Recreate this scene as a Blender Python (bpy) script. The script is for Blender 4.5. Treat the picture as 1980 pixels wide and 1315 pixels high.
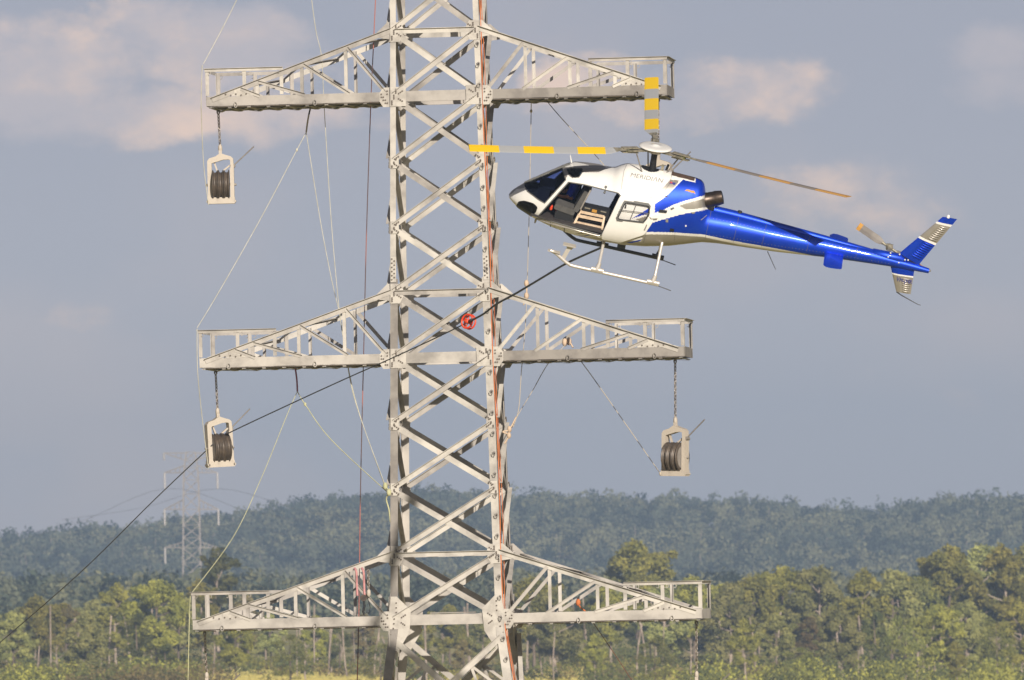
import bpy, bmesh, math, random
import numpy as np
from mathutils import Vector, Matrix

for o in list(bpy.data.objects): bpy.data.objects.remove(o)
S = bpy.context.scene; COL = S.collection
R = math.radians

# ------------------------------------------------------------------ camera
IW, IH, F = 1980.0, 1315.0, 21000.0
EYE, ROLL = 1150.0, R(1.3)
pit = math.atan((EYE - IH / 2) / F)
FW = Vector((0, math.cos(pit), math.sin(pit)))
U0 = Vector((0, -math.sin(pit), math.cos(pit))); R0 = Vector((1, 0, 0))
UP = U0 * math.cos(ROLL) + R0 * math.sin(ROLL)
RT = R0 * math.cos(ROLL) - U0 * math.sin(ROLL)
cam = bpy.data.cameras.new('camera'); camo = bpy.data.objects.new('camera', cam); COL.objects.link(camo)
camo.matrix_world = Matrix(((RT.x, UP.x, -FW.x, 0), (RT.y, UP.y, -FW.y, 0), (RT.z, UP.z, -FW.z, 0), (0, 0, 0, 1)))
cam.sensor_fit = 'HORIZONTAL'; cam.sensor_width = 36; cam.lens = F / IW * 36
cam.dof.use_dof = True; cam.dof.focus_distance = 266; cam.dof.aperture_fstop = 6.3
cam.clip_start = 1; cam.clip_end = 20000
S.camera = camo
def ray(px, py): return FW + RT * ((px - IW / 2) / F) - UP * ((py - IH / 2) / F)
def at(px, py, Y):
    d = ray(px, py); return d * (Y / d.y)

# ------------------------------------------------------------------ light
SUN_EL, SUN_AZ = R(20.7), R(-14)          # behind the camera, a little to its right
SD = Vector((-math.sin(SUN_AZ) * math.cos(SUN_EL), -math.cos(SUN_AZ) * math.cos(SUN_EL), math.sin(SUN_EL)))
sl = bpy.data.lights.new('sun', 'SUN'); sl.energy = 5.0; sl.angle = R(0.5); sl.color = (1.0, 0.91, 0.79)
so = bpy.data.objects.new('sun', sl); COL.objects.link(so)
so.rotation_euler = (-SD).to_track_quat('-Z', 'Y').to_euler(); so.location = (0, 0, 60)
S.view_settings.view_transform = 'Standard'; S.view_settings.look = 'None'
S.view_settings.exposure = 0.0; S.view_settings.gamma = 1; S.view_settings.use_curve_mapping = False
S.cycles.max_bounces = 6; S.cycles.transparent_max_bounces = 12; S.cycles.volume_bounces = 0
S.cycles.use_denoising = True

wd = bpy.data.worlds.new('World'); S.world = wd; wd.use_nodes = True
nt = wd.node_tree; nt.nodes.clear()
class NB:
    def __init__(s, nt): s.t = nt
    def n(s, typ, **kw):
        x = s.t.nodes.new(typ)
        for k, v in kw.items(): setattr(x, k, v)
        return x
    def put(s, sock, v):
        if isinstance(v, (int, float)): sock.default_value = v
        elif isinstance(v, (tuple, list)): sock.default_value = v if len(v) == len(sock.default_value) else tuple(v) + (1,)
        else: s.t.links.new(v, sock)
    def m(s, op, a, b=0.0, c=None, clamp=False):
        x = s.n('ShaderNodeMath', operation=op); x.use_clamp = clamp
        s.put(x.inputs[0], a); s.put(x.inputs[1], b)
        if c is not None: s.put(x.inputs[2], c)
        return x.outputs[0]
    def mix(s, f, a, b):
        x = s.n('ShaderNodeMix', data_type='RGBA'); s.put(x.inputs[0], f); s.put(x.inputs[6], a); s.put(x.inputs[7], b)
        return x.outputs[2]
    def noise(s, vec, scale, detail=4, rough=0.55, dim='3D'):
        x = s.n('ShaderNodeTexNoise', noise_dimensions=dim)
        if vec is not None: s.t.links.new(vec, x.inputs['Vector'])
        x.inputs['Scale'].default_value = scale; x.inputs['Detail'].default_value = detail; x.inputs['Roughness'].default_value = rough
        return x.outputs[0]
    def ramp(s, f, lo, hi):
        x = s.n('ShaderNodeMapRange', interpolation_type='SMOOTHSTEP'); s.put(x.inputs[0], f)
        x.inputs[1].default_value = lo; x.inputs[2].default_value = hi
        return x.outputs[0]
b = NB(nt)
sky = b.n('ShaderNodeTexSky', sky_type='NISHITA'); sky.sun_disc = False
sky.sun_elevation = SUN_EL; sky.sun_rotation = R(180) + SUN_AZ; sky.air_density = 0.45; sky.dust_density = 0.5; sky.ozone_density = 1.0
tc = b.n('ShaderNodeTexCoord'); sp = b.n('ShaderNodeSeparateXYZ'); nt.links.new(tc.outputs['Generated'], sp.inputs[0])
yy = b.m('MAXIMUM', b.m('ABSOLUTE', sp.outputs[1]), 0.05)
ca = b.m('DIVIDE', sp.outputs[0], yy); ce = b.m('DIVIDE', sp.outputs[2], yy)
cv = b.n('ShaderNodeCombineXYZ'); nt.links.new(ca, cv.inputs[0]); nt.links.new(b.m('MULTIPLY', ce, 1.5), cv.inputs[1])
n1 = b.noise(cv.outputs[0], 55, 7, 0.62); n2 = b.noise(cv.outputs[0], 22, 3, 0.5)
wx = b.m('MULTIPLY', b.m('SUBTRACT', b.noise(cv.outputs[0], 70, 6, 0.6), 0.5), 1.5)
cv2 = b.n('ShaderNodeVectorMath', operation='ADD'); nt.links.new(cv.outputs[0], cv2.inputs[0]); cv2.inputs[1].default_value = (3.1, 1.7, 0.4)
wy = b.m('MULTIPLY', b.m('SUBTRACT', b.noise(cv2.outputs[0], 80, 6, 0.6), 0.5), 1.8)
def blob(px, py, rx, ry, wt=1.0):     # a cumulus bank, given by its bearing and elevation
    u, v = (px - IW / 2) / F, (EYE - py) / F
    du = b.m('DIVIDE', b.m('SUBTRACT', ca, u), rx / F); dv = b.m('DIVIDE', b.m('SUBTRACT', ce, v), ry / F)
    du = b.m('ADD', du, wx); dv = b.m('ADD', dv, wy)
    return b.m('MULTIPLY', wt, b.m('SUBTRACT', 1.0, b.m('ADD', b.m('MULTIPLY', du, du), b.m('MULTIPLY', dv, dv))))
mask = None
for q in ((90, 120, 230, 130), (430, 70, 300, 110), (300, 210, 520, 75, .8), (1140, 150, 150, 85, .8), (1300, 200, 320, 85, .65), (1460, 185, 220, 90, .65), (1940, 130, 150, 80, .75), (1980, 190, 170, 70, .7), (170, 590, 150, 60, .35), (1700, 420, 260, 130, .4)):
    k = b.m('MAXIMUM', blob(*q), 0.0); mask = k if mask is None else b.m('MAXIMUM', mask, k)
dens = b.m('ADD', b.m('MULTIPLY', mask, 0.85), b.m('MULTIPLY', b.m('SUBTRACT', n1, 0.5), 1.25))
cl = b.m('MULTIPLY', b.ramp(dens, 0.10, 0.66), 0.95)
cl = b.m('MAXIMUM', cl, b.m('MULTIPLY', b.ramp(n2, 0.42, 0.75), 0.22))
warm = b.ramp(b.m('ADD', n2, b.m('MULTIPLY', b.m('SUBTRACT', n1, 0.5), 0.8)), 0.36, 0.64)
ccol = b.mix(warm, (0.33, 0.26, 0.265), (0.76, 0.47, 0.29))
low = b.ramp(ce, 0.008, 0.055)
base = b.mix(low, (0.285, 0.258, 0.29), (0.165, 0.157, 0.208))
bgs = b.n('ShaderNodeBackground'); hs_ = b.n('ShaderNodeHueSaturation'); hs_.inputs['Saturation'].default_value = .35; hs_.inputs['Value'].default_value = .7; nt.links.new(sky.outputs[0], hs_.inputs['Color']); nt.links.new(hs_.outputs[0], bgs.inputs[0]); bgs.inputs[1].default_value = 0.05
bgc = b.n('ShaderNodeBackground'); nt.links.new(b.mix(cl, base, ccol), bgc.inputs[0]); nt.links.new(b.m('SUBTRACT', 0.95, b.m('MULTIPLY', b.ramp(sp.outputs[2], 0.07, 0.45), 0.72)), bgc.inputs[1])
ad = b.n('ShaderNodeAddShader'); wo = b.n('ShaderNodeOutputWorld')
nt.links.new(bgs.outputs[0], ad.inputs[0]); nt.links.new(bgc.outputs[0], ad.inputs[1]); nt.links.new(ad.outputs[0], wo.inputs[0])

# ------------------------------------------------------------------ materials
def bsdf_set(p, **kw):
    for k, v in kw.items():
        p.inputs[k].default_value = v if not isinstance(v, tuple) or len(v) == 4 else v + (1,)
def mat(name, col, rough=0.6, metal=0.0, col2=None, nscale=3.0, bump=0.0, coat=0.0, detail=5, lo=0.4, hi=0.65, coords='Object', spec=0.5, rnd=0.0, stretch=None):
    m = bpy.data.materials.new(name); m.use_nodes = True; t = m.node_tree; b = NB(t); p = t.nodes['Principled BSDF']
    bsdf_set(p, **{'Base Color': col, 'Roughness': rough, 'Metallic': metal, 'Coat Weight': coat, 'Specular IOR Level': spec})
    if coat: p.inputs['Coat Roughness'].default_value = 0.06
    tcn = b.n('ShaderNodeTexCoord'); vec = tcn.outputs[coords]
    if stretch:
        mp = b.n('ShaderNodeMapping'); mp.inputs['Scale'].default_value = stretch; t.links.new(vec, mp.inputs[0]); vec = mp.outputs[0]
    c = None
    if col2:
        f = b.ramp(b.noise(vec, nscale, detail, 0.6), lo, hi); c = b.mix(f, col + (1,), col2 + (1,))
    if rnd:
        oi = b.n('ShaderNodeObjectInfo'); hs = b.n('ShaderNodeHueSaturation')
        if c is None: hs.inputs['Color'].default_value = col + (1,)
        else: t.links.new(c, hs.inputs['Color'])
        t.links.new(b.m('ADD', b.m('MULTIPLY', oi.outputs['Random'], rnd * 0.05), 0.5 - rnd * 0.025), hs.inputs['Hue'])
        t.links.new(b.m('ADD', b.m('MULTIPLY', oi.outputs['Random'], rnd), 1 - rnd * 0.5), hs.inputs['Value'])
        c = hs.outputs[0]
    if c is not None: t.links.new(c, p.inputs['Base Color'])
    if bump:
        bn = b.n('ShaderNodeBump'); bn.inputs['Strength'].default_value = bump; bn.inputs['Distance'].default_value = 0.02
        t.links.new(b.noise(vec, nscale * 4, 4), bn.inputs['Height']); t.links.new(bn.outputs[0], p.inputs['Normal'])
    return m
M = {}
M['steel'] = mat('galvanised_steel', (0.545, 0.51, 0.465), 0.62, 0.0, (0.27, 0.25, 0.23), 1.3, 0.15, detail=9, lo=0.36, hi=0.74, rnd=.36)
M['plate'] = mat('gusset_steel', (0.56, 0.525, 0.475), 0.6, 0.0, (0.40, 0.37, 0.335), 3.0, 0.1, detail=8)
M['bolt'] = mat('bolt_and_floor_shade_steel', (0.13, 0.105, 0.085), 0.6, 0.2)
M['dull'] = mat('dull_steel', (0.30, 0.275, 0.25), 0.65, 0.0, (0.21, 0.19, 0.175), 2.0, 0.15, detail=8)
M['pframe'] = mat('pulley_frame_paint', (0.52, 0.46, 0.39), 0.55, 0.0, (0.38, 0.33, 0.28), 6.0, 0.15, lo=0.5, hi=0.8)
M['sheave'] = mat('sheave_rubber', (0.085, 0.068, 0.055), 0.45, 0.2, (0.15, 0.115, 0.085), 5.0, lo=0.4, hi=0.7)
M['chain'] = mat('chain_steel', (0.42, 0.37, 0.32), 0.4, 0.7, (0.16, 0.13, 0.11), 9.0)
M['darkwire'] = mat('dark_cable', (0.06, 0.06, 0.065), 0.5, 0.3)
M['rope_pale'] = mat('pale_rope', (0.62, 0.60, 0.50), 0.9, 0, (0.50, 0.48, 0.36), 4.0)
M['rope_yellow'] = mat('yellow_rope', (0.56, 0.55, 0.33), 0.9, 0, (0.44, 0.44, 0.26), 4.0)
M['rope_tan'] = mat('tan_rope', (0.66, 0.50, 0.36), 0.9, 0, (0.52, 0.40, 0.30), 4.0)
M['rope_dark'] = mat('dark_white_rope', (0.09, 0.085, 0.085), 0.9, 0, (0.50, 0.44, 0.36), 3.0, lo=0.40, hi=0.45, detail=1)
M['rope_orange'] = mat('orange_rope', (0.66, 0.20, 0.06), 0.85, 0, (0.48, 0.13, 0.05), 2.0)
M['rope_red'] = mat('red_rope', (0.45, 0.17, 0.14), 0.85, 0, (0.13, 0.08, 0.08), 0.35, lo=0.46, hi=0.5, detail=1)
M['rope_brown'] = mat('rusty_brown_rope', (0.17, 0.08, 0.05), .9, 0, (0.30, 0.13, 0.07), .6)
M['purple'] = mat('purple_sling', (0.34, 0.12, 0.20), 0.85); M['pink'] = mat('pink_sling', (0.62, 0.30, 0.30), 0.85, 0, (0.45, 0.2, 0.22), 5)
M['red'] = mat('red_paint', (0.85, 0.06, 0.02), 0.4, 0, (0.7, 0.10, 0.03), 6)
M['white'] = mat('white_paint', (0.84, 0.825, 0.80), 0.28, 0, coat=0.6, spec=0.4, col2=(0.80, 0.785, 0.76), nscale=1.5)
M['blue'] = mat('metallic_blue_paint', (0.001, 0.045, 0.56), 0.42, 0.5, coat=0.2, col2=(0.002, 0.058, 0.62), nscale=2)
M['silver'] = mat('silver_paint', (0.42, 0.39, 0.35), 0.34, 0.55, coat=0.4, col2=(0.46, 0.43, 0.39), nscale=2)
M['grey'] = mat('grey_trim', (0.13, 0.13, 0.125), 0.6); M['black'] = mat('black_trim', (0.012, 0.012, 0.014), 0.5)
M['brown'] = mat('intake_mesh', (0.10, 0.06, 0.04), 0.7, 0, (0.05, 0.03, 0.02), 25); M['orange'] = mat('orange_vent', (0.55, 0.28, 0.05), 0.6)
M['lining'] = mat('cabin_lining', (0.010, 0.016, 0.075), 0.7); M['floor'] = mat('cabin_floor', (0.05, 0.045, 0.045), 0.7, 0, (0.035, 0.03, 0.03), 8)
M['seat'] = mat('grey_seat_cloth', (0.10, 0.097, 0.094), 0.85, 0, (0.08, 0.077, 0.074), 9); M['console'] = mat('panel_plastic', (0.02, 0.021, 0.025), 0.5)
M['exhaust'] = mat('burnt_steel', (0.10, 0.075, 0.06), 0.38, 0.8, (0.05, 0.04, 0.035), 6); M['timber'] = mat('beige_rack_paint', (0.74, 0.58, 0.42), 0.6, 0, (0.62, 0.46, 0.32), 8)
M['yellow'] = mat('yellow_band_paint', (0.86, 0.56, 0.012), 0.4); M['oband'] = mat('darker_orange_band', (0.50, 0.27, 0.075), 0.5); M['bladeb'] = mat('darker_brown_grey_blade', (0.22, 0.19, 0.165), 0.5)
M['blade'] = mat('grey_blade_paint', (0.40, 0.41, 0.42), 0.4)
M['alu'] = mat('skid_paint', (0.66, 0.62, 0.58), 0.3, 0.3, coat=0.3); M['darkskid'] = mat('dark_tube', (0.05, 0.05, 0.055), 0.4)
M['hub'] = mat('rotor_head_metal', (0.42, 0.38, 0.30), 0.45, 0.4, (0.20, 0.19, 0.14), 10); M['olive'] = mat('olive_damper', (0.14, 0.15, 0.05), 0.6)
M['skin'] = mat('skin', (0.60, 0.26, 0.15), 0.55); M['shirt'] = mat('blue_shirt', (0.012, 0.040, 0.52), 0.85, 0, (0.008, 0.025, 0.40), 10); M['trouser'] = mat('dark_trousers', (0.015, 0.016, 0.022), 0.9)
M['letter'] = mat('grey_lettering', (0.10, 0.095, 0.10), 0.5); M['letterb'] = mat('blue_lettering', (0.03, 0.04, 0.28), 0.5)
M['flagred'] = mat('flag_red', (0.5, 0.05, 0.06), 0.5); M['flagblue'] = mat('flag_blue', (0.02, 0.03, 0.22), 0.5)
M['far'] = mat('far_pylon_steel', (0.30, 0.27, 0.25), 0.7); M['glassins'] = mat('insulator', (0.55, 0.52, 0.5), 0.4)
def glass(name, tint, refl=0.9, ior=1.45):
    m = bpy.data.materials.new(name); m.use_nodes = True; t = m.node_tree; t.nodes.clear(); b = NB(t)
    tr = b.n('ShaderNodeBsdfTransparent'); tr.inputs[0].default_value = tint + (1,)
    gl = b.n('ShaderNodeBsdfGlossy'); gl.inputs['Roughness'].default_value = 0.03; gl.inputs[0].default_value = (refl, refl, refl, 1)
    fr = b.n('ShaderNodeFresnel'); fr.inputs[0].default_value = ior; mx = b.n('ShaderNodeMixShader'); o = b.n('ShaderNodeOutputMaterial')
    t.links.new(fr.outputs[0], mx.inputs[0]); t.links.new(tr.outputs[0], mx.inputs[1]); t.links.new(gl.outputs[0], mx.inputs[2]); t.links.new(mx.outputs[0], o.inputs[0])
    return m
M['wglass'] = glass('windshield_glass', (0.38, 0.45, 0.72), .8, 1.2); M['teal'] = glass('teal_roof_glass', (0.03, 0.10, 0.14)); M['dglass'] = glass('dark_chin_glass', (0.05, 0.05, 0.05))
M['clear'] = glass('clear_glass', (0.92, 0.92, 0.92))

# ------------------------------------------------------------------ mesh helper
def unit(v): v = Vector(v); return v / v.length
class MB:
    def __init__(s, *mats): s.v = []; s.f = []; s.mi = []; s.mats = list(mats); s.sm = []
    def add(s, vs, fs, mi=0, smooth=False):
        o = len(s.v); s.v += [tuple(x) for x in vs]
        for f in fs: s.f.append(tuple(i + o for i in f)); s.mi.append(mi); s.sm.append(smooth)
    def prism(s, p0, p1, X, Y, prof, mi=0):
        p0, p1 = Vector(p0), Vector(p1); d = unit(p1 - p0)
        X = Vector(X); X = unit(X - d * X.dot(d)); Y = Vector(Y); Y = Y - d * Y.dot(d); Y = unit(Y - X * Y.dot(X)); n = len(prof)
        vs = [p0 + X * a + Y * c for a, c in prof] + [p1 + X * a + Y * c for a, c in prof]
        fs = [(i, (i + 1) % n, n + (i + 1) % n, n + i) for i in range(n)] + [tuple(range(n))[::-1], tuple(range(n, 2 * n))]
        s.add(vs, fs, mi)
    def bar(s, p0, p1, X, Y, w, t, ox=0.0, oy=0.0, mi=0):     # flat: width w along X, thickness t along Y, centred
        s.prism(p0, p1, X, Y, [(ox - w / 2, oy - t / 2), (ox + w / 2, oy - t / 2), (ox + w / 2, oy + t / 2), (ox - w / 2, oy + t / 2)], mi)
    def angle(s, p0, p1, X, Y, a, c, t=0.012, mi=0):          # L section, corner on the line
        s.prism(p0, p1, X, Y, [(0, 0), (a, 0), (a, t), (t, t), (t, c), (0, c)], mi)
    def chan(s, p0, p1, X, Y, h, c, t=0.012, mi=0):           # C section, web along X centred, flanges towards Y
        s.prism(p0, p1, X, Y, [(-h / 2, 0), (h / 2, 0), (h / 2, c), (h / 2 - t, c), (h / 2 - t, t), (-h / 2 + t, t), (-h / 2 + t, c), (-h / 2, c)], mi)
    def box(s, c, sx, sy, sz, mi=0, rot=None):
        c = Vector(c); vs = []
        for x in (-1, 1):
            for y in (-1, 1):
                for z in (-1, 1):
                    q = Vector((x * sx / 2, y * sy / 2, z * sz / 2)); vs.append(c + (rot @ q if rot else q))
        s.add(vs, [(0, 1, 3, 2), (4, 6, 7, 5), (0, 4, 5, 1), (2, 3, 7, 6), (0, 2, 6, 4), (1, 5, 7, 3)], mi)
    def plate(s, pts, N, t, mi=0):                            # planar polygon thickened along N
        N = unit(N); n = len(pts); vs = [Vector(p) for p in pts] + [Vector(p) + N * t for p in pts]
        s.add(vs, [tuple(range(n)), tuple(range(n, 2 * n))[::-1]] + [(i, n + i, n + (i + 1) % n, (i + 1) % n) for i in range(n)], mi)
    def tube(s, pts, r, n=8, mi=0, closed=False, caps=True):
        pts = [Vector(p) for p in pts]; m = len(pts); rs = r if isinstance(r, (list, tuple)) else [r] * m
        up = None; vs = []
        for i, p in enumerate(pts):
            a = pts[(i - 1) % m] if (closed or i > 0) else p; c = pts[(i + 1) % m] if (closed or i < m - 1) else p
            d = unit(c - a)
            if up is None: up = unit(d.orthogonal())
            up = up - d * up.dot(d); up = unit(up) if up.length > 1e-6 else unit(d.orthogonal()); sd = d.cross(up)
            for k in range(n):
                t = 2 * math.pi * k / n; vs.append(p + (up * math.cos(t) + sd * math.sin(t)) * rs[i])
        fs = []
        for i in range(m if closed else m - 1):
            for k in range(n):
                j = (i + 1) % m; fs.append((i * n + k, i * n + (k + 1) % n, j * n + (k + 1) % n, j * n + k))
        s.add(vs, fs, mi, True)
        if not closed and caps: s.add([vs[k] for k in range(n)], [tuple(range(n))[::-1]], mi); s.add([vs[(m - 1) * n + k] for k in range(n)], [tuple(range(n))], mi)
    def lathe(s, c, ax, prof, n=20, mi=0, smooth=True):       # prof: (along axis, radius)
        c = Vector(c); ax = unit(ax); X = unit(ax.orthogonal()); Y = ax.cross(X); vs = []
        for z, r in prof:
            for k in range(n):
                t = 2 * math.pi * k / n; vs.append(c + ax * z + (X * math.cos(t) + Y * math.sin(t)) * max(r, 1e-4))
        s.add(vs, [(i * n + k, i * n + (k + 1) % n, (i + 1) * n + (k + 1) % n, (i + 1) * n + k) for i in range(len(prof) - 1) for k in range(n)], mi, smooth)
        s.add(vs[:n], [tuple(range(n))[::-1]], mi); s.add(vs[-n:], [tuple(range(n))], mi)
    def ball(s, c, r, n=10, mi=0, sc=(1, 1, 1)):
        c = Vector(c); vs = []; fs = []; m = n // 2 + 1
        for i in range(m + 1):
            a = math.pi * i / m
            for k in range(n):
                t = 2 * math.pi * k / n; vs.append(c + Vector((math.sin(a) * math.cos(t) * sc[0], math.sin(a) * math.sin(t) * sc[1], math.cos(a) * sc[2])) * r)
        for i in range(m):
            for k in range(n): fs.append((i * n + k, i * n + (k + 1) % n, (i + 1) * n + (k + 1) % n, (i + 1) * n + k))
        s.add(vs, fs, mi, True)
    def build(s, name, parent=None, off=None, loc=None):
        me = bpy.data.meshes.new(name); vs = s.v
        if off is not None: vs = [(x - off[0], y - off[1], z - off[2]) for x, y, z in vs]
        me.from_pydata(vs, [], s.f)
        for m in s.mats: me.materials.append(m)
        me.polygons.foreach_set('material_index', s.mi); me.polygons.foreach_set('use_smooth', s.sm)
        bm = bmesh.new(); bm.from_mesh(me); bmesh.ops.recalc_face_normals(bm, faces=bm.faces); bm.to_mesh(me); bm.free()
        o = bpy.data.objects.new(name, me); COL.objects.link(o)
        if parent: o.parent = parent
        if loc is not None: o.location = loc
        return o
def tag(o, label=None, cat=None, group=None, kind=None):
    if label: o['label'] = label
    if cat: o['category'] = cat
    if group: o['group'] = group
    if kind: o['kind'] = kind
    return o
def empty(name, loc, rz=0.0):
    o = bpy.data.objects.new(name, None); COL.objects.link(o); o.location = loc; o.rotation_euler = (0, 0, rz); o.empty_display_size = 0.3
    return o
def copy_tree(o, parent=None):
    c = o.copy(); COL.objects.link(c); c.parent = parent
    for ch in list(o.children): copy_tree(ch, c)
    return c
def smooth_path(pts, k=6):
    P = [Vector(p) for p in pts]; out = []
    if len(P) < 3:
        return [P[0].lerp(P[1], i / k) for i in range(k + 1)]
    for i in range(len(P) - 1):
        a = P[max(i - 1, 0)]; p, q = P[i], P[i + 1]; d = P[min(i + 2, len(P) - 1)]
        for j in range(k):
            t = j / k; out.append(0.5 * ((2 * p) + (q - a) * t + (2 * a - 5 * p + 4 * q - d) * t * t + (3 * p - a - 3 * q + d) * t ** 3))
    out.append(P[-1]); return out

# ------------------------------------------------------------------ ground, hill
def sst(a, c, x): t = min(max((x - a) / (c - a), 0), 1); return t * t * (3 - 2 * t)
def gz(x, y):
    z = -1.8 - 20.2 * sst(30, 160, y) + 11.1 * sst(450, 1300, y) + 5.9 * sst(1300, 2100, y)
    z -= max(-260, min(260, x)) * 0.0227 * sst(500, 1200, y)
    z += 0.35 * math.sin(x * 0.11 + y * 0.013) * sst(700, 1100, y)
    return z
def sheet(name, xs, ys, fz, m):
    vs = [(x, y, fz(x, y)) for y in ys for x in xs]; n = len(xs)
    fs = [(j * n + i, j * n + i + 1, (j + 1) * n + i + 1, (j + 1) * n + i) for j in range(len(ys) - 1) for i in range(n - 1)]
    me = bpy.data.meshes.new(name); me.from_pydata(vs, [], fs); me.materials.append(m)
    me.polygons.foreach_set('use_smooth', [True] * len(fs)); o = bpy.data.objects.new(name, me); COL.objects.link(o); tag(o, kind='structure'); return o
mg = mat('dry_grass', (0.50, 0.42, 0.12), 0.95, 0, (0.30, 0.27, 0.085), 0.05, 0.3, detail=9, lo=0.4, hi=0.62)
xs = [-6000, -3000, -1500, -800, -500] + list(range(-300, 301, 12)) + [500, 800, 1500, 3000, 6000]
ys = list(range(-600, 0, 100)) + list(range(0, 600, 25)) + list(range(600, 2200, 20)) + list(range(2200, 3200, 200)) + [3600, 4400, 6000, 9000]
sheet('ground', xs, ys, gz, mg)
ridge = [(-400, 1040), (0, 1036), (100, 1032), (190, 1018), (260, 1026), (350, 1002), (450, 998), (560, 978), (650, 964), (760, 953), (830, 946), (900, 950), (1000, 957), (1150, 960), (1300, 964), (1400, 968), (1480, 970), (1570, 984), (1700, 984), (1800, 966), (1900, 961), (2000, 960), (2400, 955)]
HY = 4000.0
rx = [at(p, y, HY).x for p, y in ridge]; rz = [at(p, y, HY).z - 9.3 for p, y in ridge]
def hz(x, y):
    top = float(np.interp(x, rx, rz)); base = -6 - max(-260, min(260, x)) * 0.0227
    t = sst(3150, HY, y); bump = 1.5 * math.sin(x * 0.05 + 1.0) * math.sin(y * 0.012) * math.sin(math.pi * min(t, 1))
    return base - 3 + (top - base + 3) * t + bump
mh = mat('hill_soil', (0.10, 0.085, 0.05), 0.95, 0, (0.05, 0.06, 0.03), 0.02)
sheet('hill', list(range(-700, 701, 20)), list(range(3000, 4701, 40)), hz, mh)

# ------------------------------------------------------------------ lattice tower
TH = R(-5.5); TX = Vector((math.cos(TH), math.sin(TH), 0)); TY = Vector((-math.sin(TH), math.cos(TH), 0))
near_mid = at(852.5, 640, 272.5); HW0 = 1.265
TO = near_mid + TY * HW0; TO.z = 0
def tplane(px, py, yt=0.0):            # point of the tower's own plane y = yt along a sight line
    d = ray(px, py); s = (TO + TY * yt).dot(TY) / d.dot(TY); return d * s
def tl(p): q = p - TO; return Vector((q.dot(TX), q.dot(TY), q.z))
def TZ(px, py): return tl(tplane(px, py, -HW0)).z
Zt = TZ(757, 60); PAN = (TZ(757, 60) - TZ(757, 1200)) / 9
LV = [Zt + PAN * 2, Zt + PAN] + [Zt - PAN * i for i in range(10)]   # 0..1 above the frame, 2 = top horizontals ... 11 = lowest arm
ZB = LV[11]; ZG = gz(TO.x, TO.y) - 0.3
def hw(z):
    if z >= ZB: return 1.14 + (LV[2] - 0.65 - z) * 0.0198
    return 1.14 + (LV[2] - 0.65 - ZB) * 0.0198 + (ZB - z) * 0.135
OFF = (0, 0, ZG)
tower = empty('lattice_tower', TO + Vector((0, 0, ZG)), TH)
tag(tower, 'large grey steel lattice transmission tower with three pairs of arms in the foreground', 'transmission tower')
LEG = 0.19
for sx in (-1, 1):
    for sy in (-1, 1):
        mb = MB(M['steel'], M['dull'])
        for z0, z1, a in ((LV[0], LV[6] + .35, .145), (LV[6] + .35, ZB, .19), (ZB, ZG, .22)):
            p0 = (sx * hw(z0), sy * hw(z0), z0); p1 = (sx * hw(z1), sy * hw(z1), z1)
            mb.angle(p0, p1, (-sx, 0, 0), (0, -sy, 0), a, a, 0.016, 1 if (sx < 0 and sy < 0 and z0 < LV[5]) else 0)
        mb.build('leg', tower, OFF)
# faces: axis dir A (in-plane), outward N
FACES = [((1, 0, 0), (0, -1, 0)), ((1, 0, 0), (0, 1, 0)), ((0, 1, 0), (-1, 0, 0)), ((0, 1, 0), (1, 0, 0))]
def fp(A, N, side, z, inset=0.0, out=0.0):
    h = hw(z); return Vector(A) * (side * (h - inset)) + Vector(N) * (h + out) + Vector((0, 0, z))
Zv = Vector((0, 0, 1))
for A, N in FACES:
    Nv = Vector(N); sgn = 1
    zs = LV + [ZB - 3.3, ZB - 7.2, ZB - 12.0, ZG + 0.3]
    for i in range(len(zs) - 1):
        zt, zb = zs[i], zs[i + 1]; big = i >= 11; w = .135 if not big else .15
        for d in (-1, 1):
            p0 = fp(A, N, d, zt - (.05 if not big else .45), .10); p1 = fp(A, N, -d, zb + .05, .10)
            front = d == 1
            if N[1] == 1: front = d == -1
            ln = unit(p1 - p0); wd_ = unit(Zv - ln * ln.dot(Zv))
            mb = MB(M['steel']); out = 0.004 if front else -0.034
            q = wd_ * (w / 2) + Nv * out
            mb.angle(p0 + q, p1 + q, -wd_, Nv if front else -Nv, w, .11 if N[0] else .085, .012)
            mb.build('diagonal_brace', tower, OFF)
        if big and i < 13:       # redundant struts of the splayed foot
            c = (fp(A, N, 1, zt, .1) + fp(A, N, -1, zt, .1) + fp(A, N, 1, zb, .1) + fp(A, N, -1, zb, .1)) / 4
            for d in (-1, 1):
                mid = fp(A, N, d, zt - .45, .1).lerp(fp(A, N, -d, zb, .1), .26); lg = fp(A, N, d, zt - (zt - zb) * .62, .03, -.03)
                dn = fp(A, N, -d, zt - .45, .1).lerp(fp(A, N, d, zb, .1), .78)
                mb = MB(M['steel']); mb.angle(mid - Nv * .05, lg - Nv * .03, Zv, -Nv, .07, .06, .008); mb.angle(mid - Nv * .05, dn - Nv * .05, Vector(A), -Nv, .07, .06, .008)
                mb.angle(lg - Nv * .04, dn - Nv * .06, Zv, -Nv, .07, .06, .008); mb.build('redundant_strut', tower, OFF)
    for k in (2, 6, 10):         # horizontals at the tie level
        z = LV[k]; mb = MB(M['steel']); p0 = fp(A, N, -1, z, .12, .02); p1 = fp(A, N, 1, z, .12, .02)
        mb.angle(p0 + Zv * .06, p1 + Zv * .06, -Zv, Nv, .125, .07, .012); mb.build('horizontal_strut', tower, OFF)
def bolts(mb, pts, N, mi=1, s=.044):
    N = unit(N)
    for p in pts: mb.lathe(Vector(p), N, [(0, s / 2), (.02, s / 2)], 6, mi, False)
random.seed(4)
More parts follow.
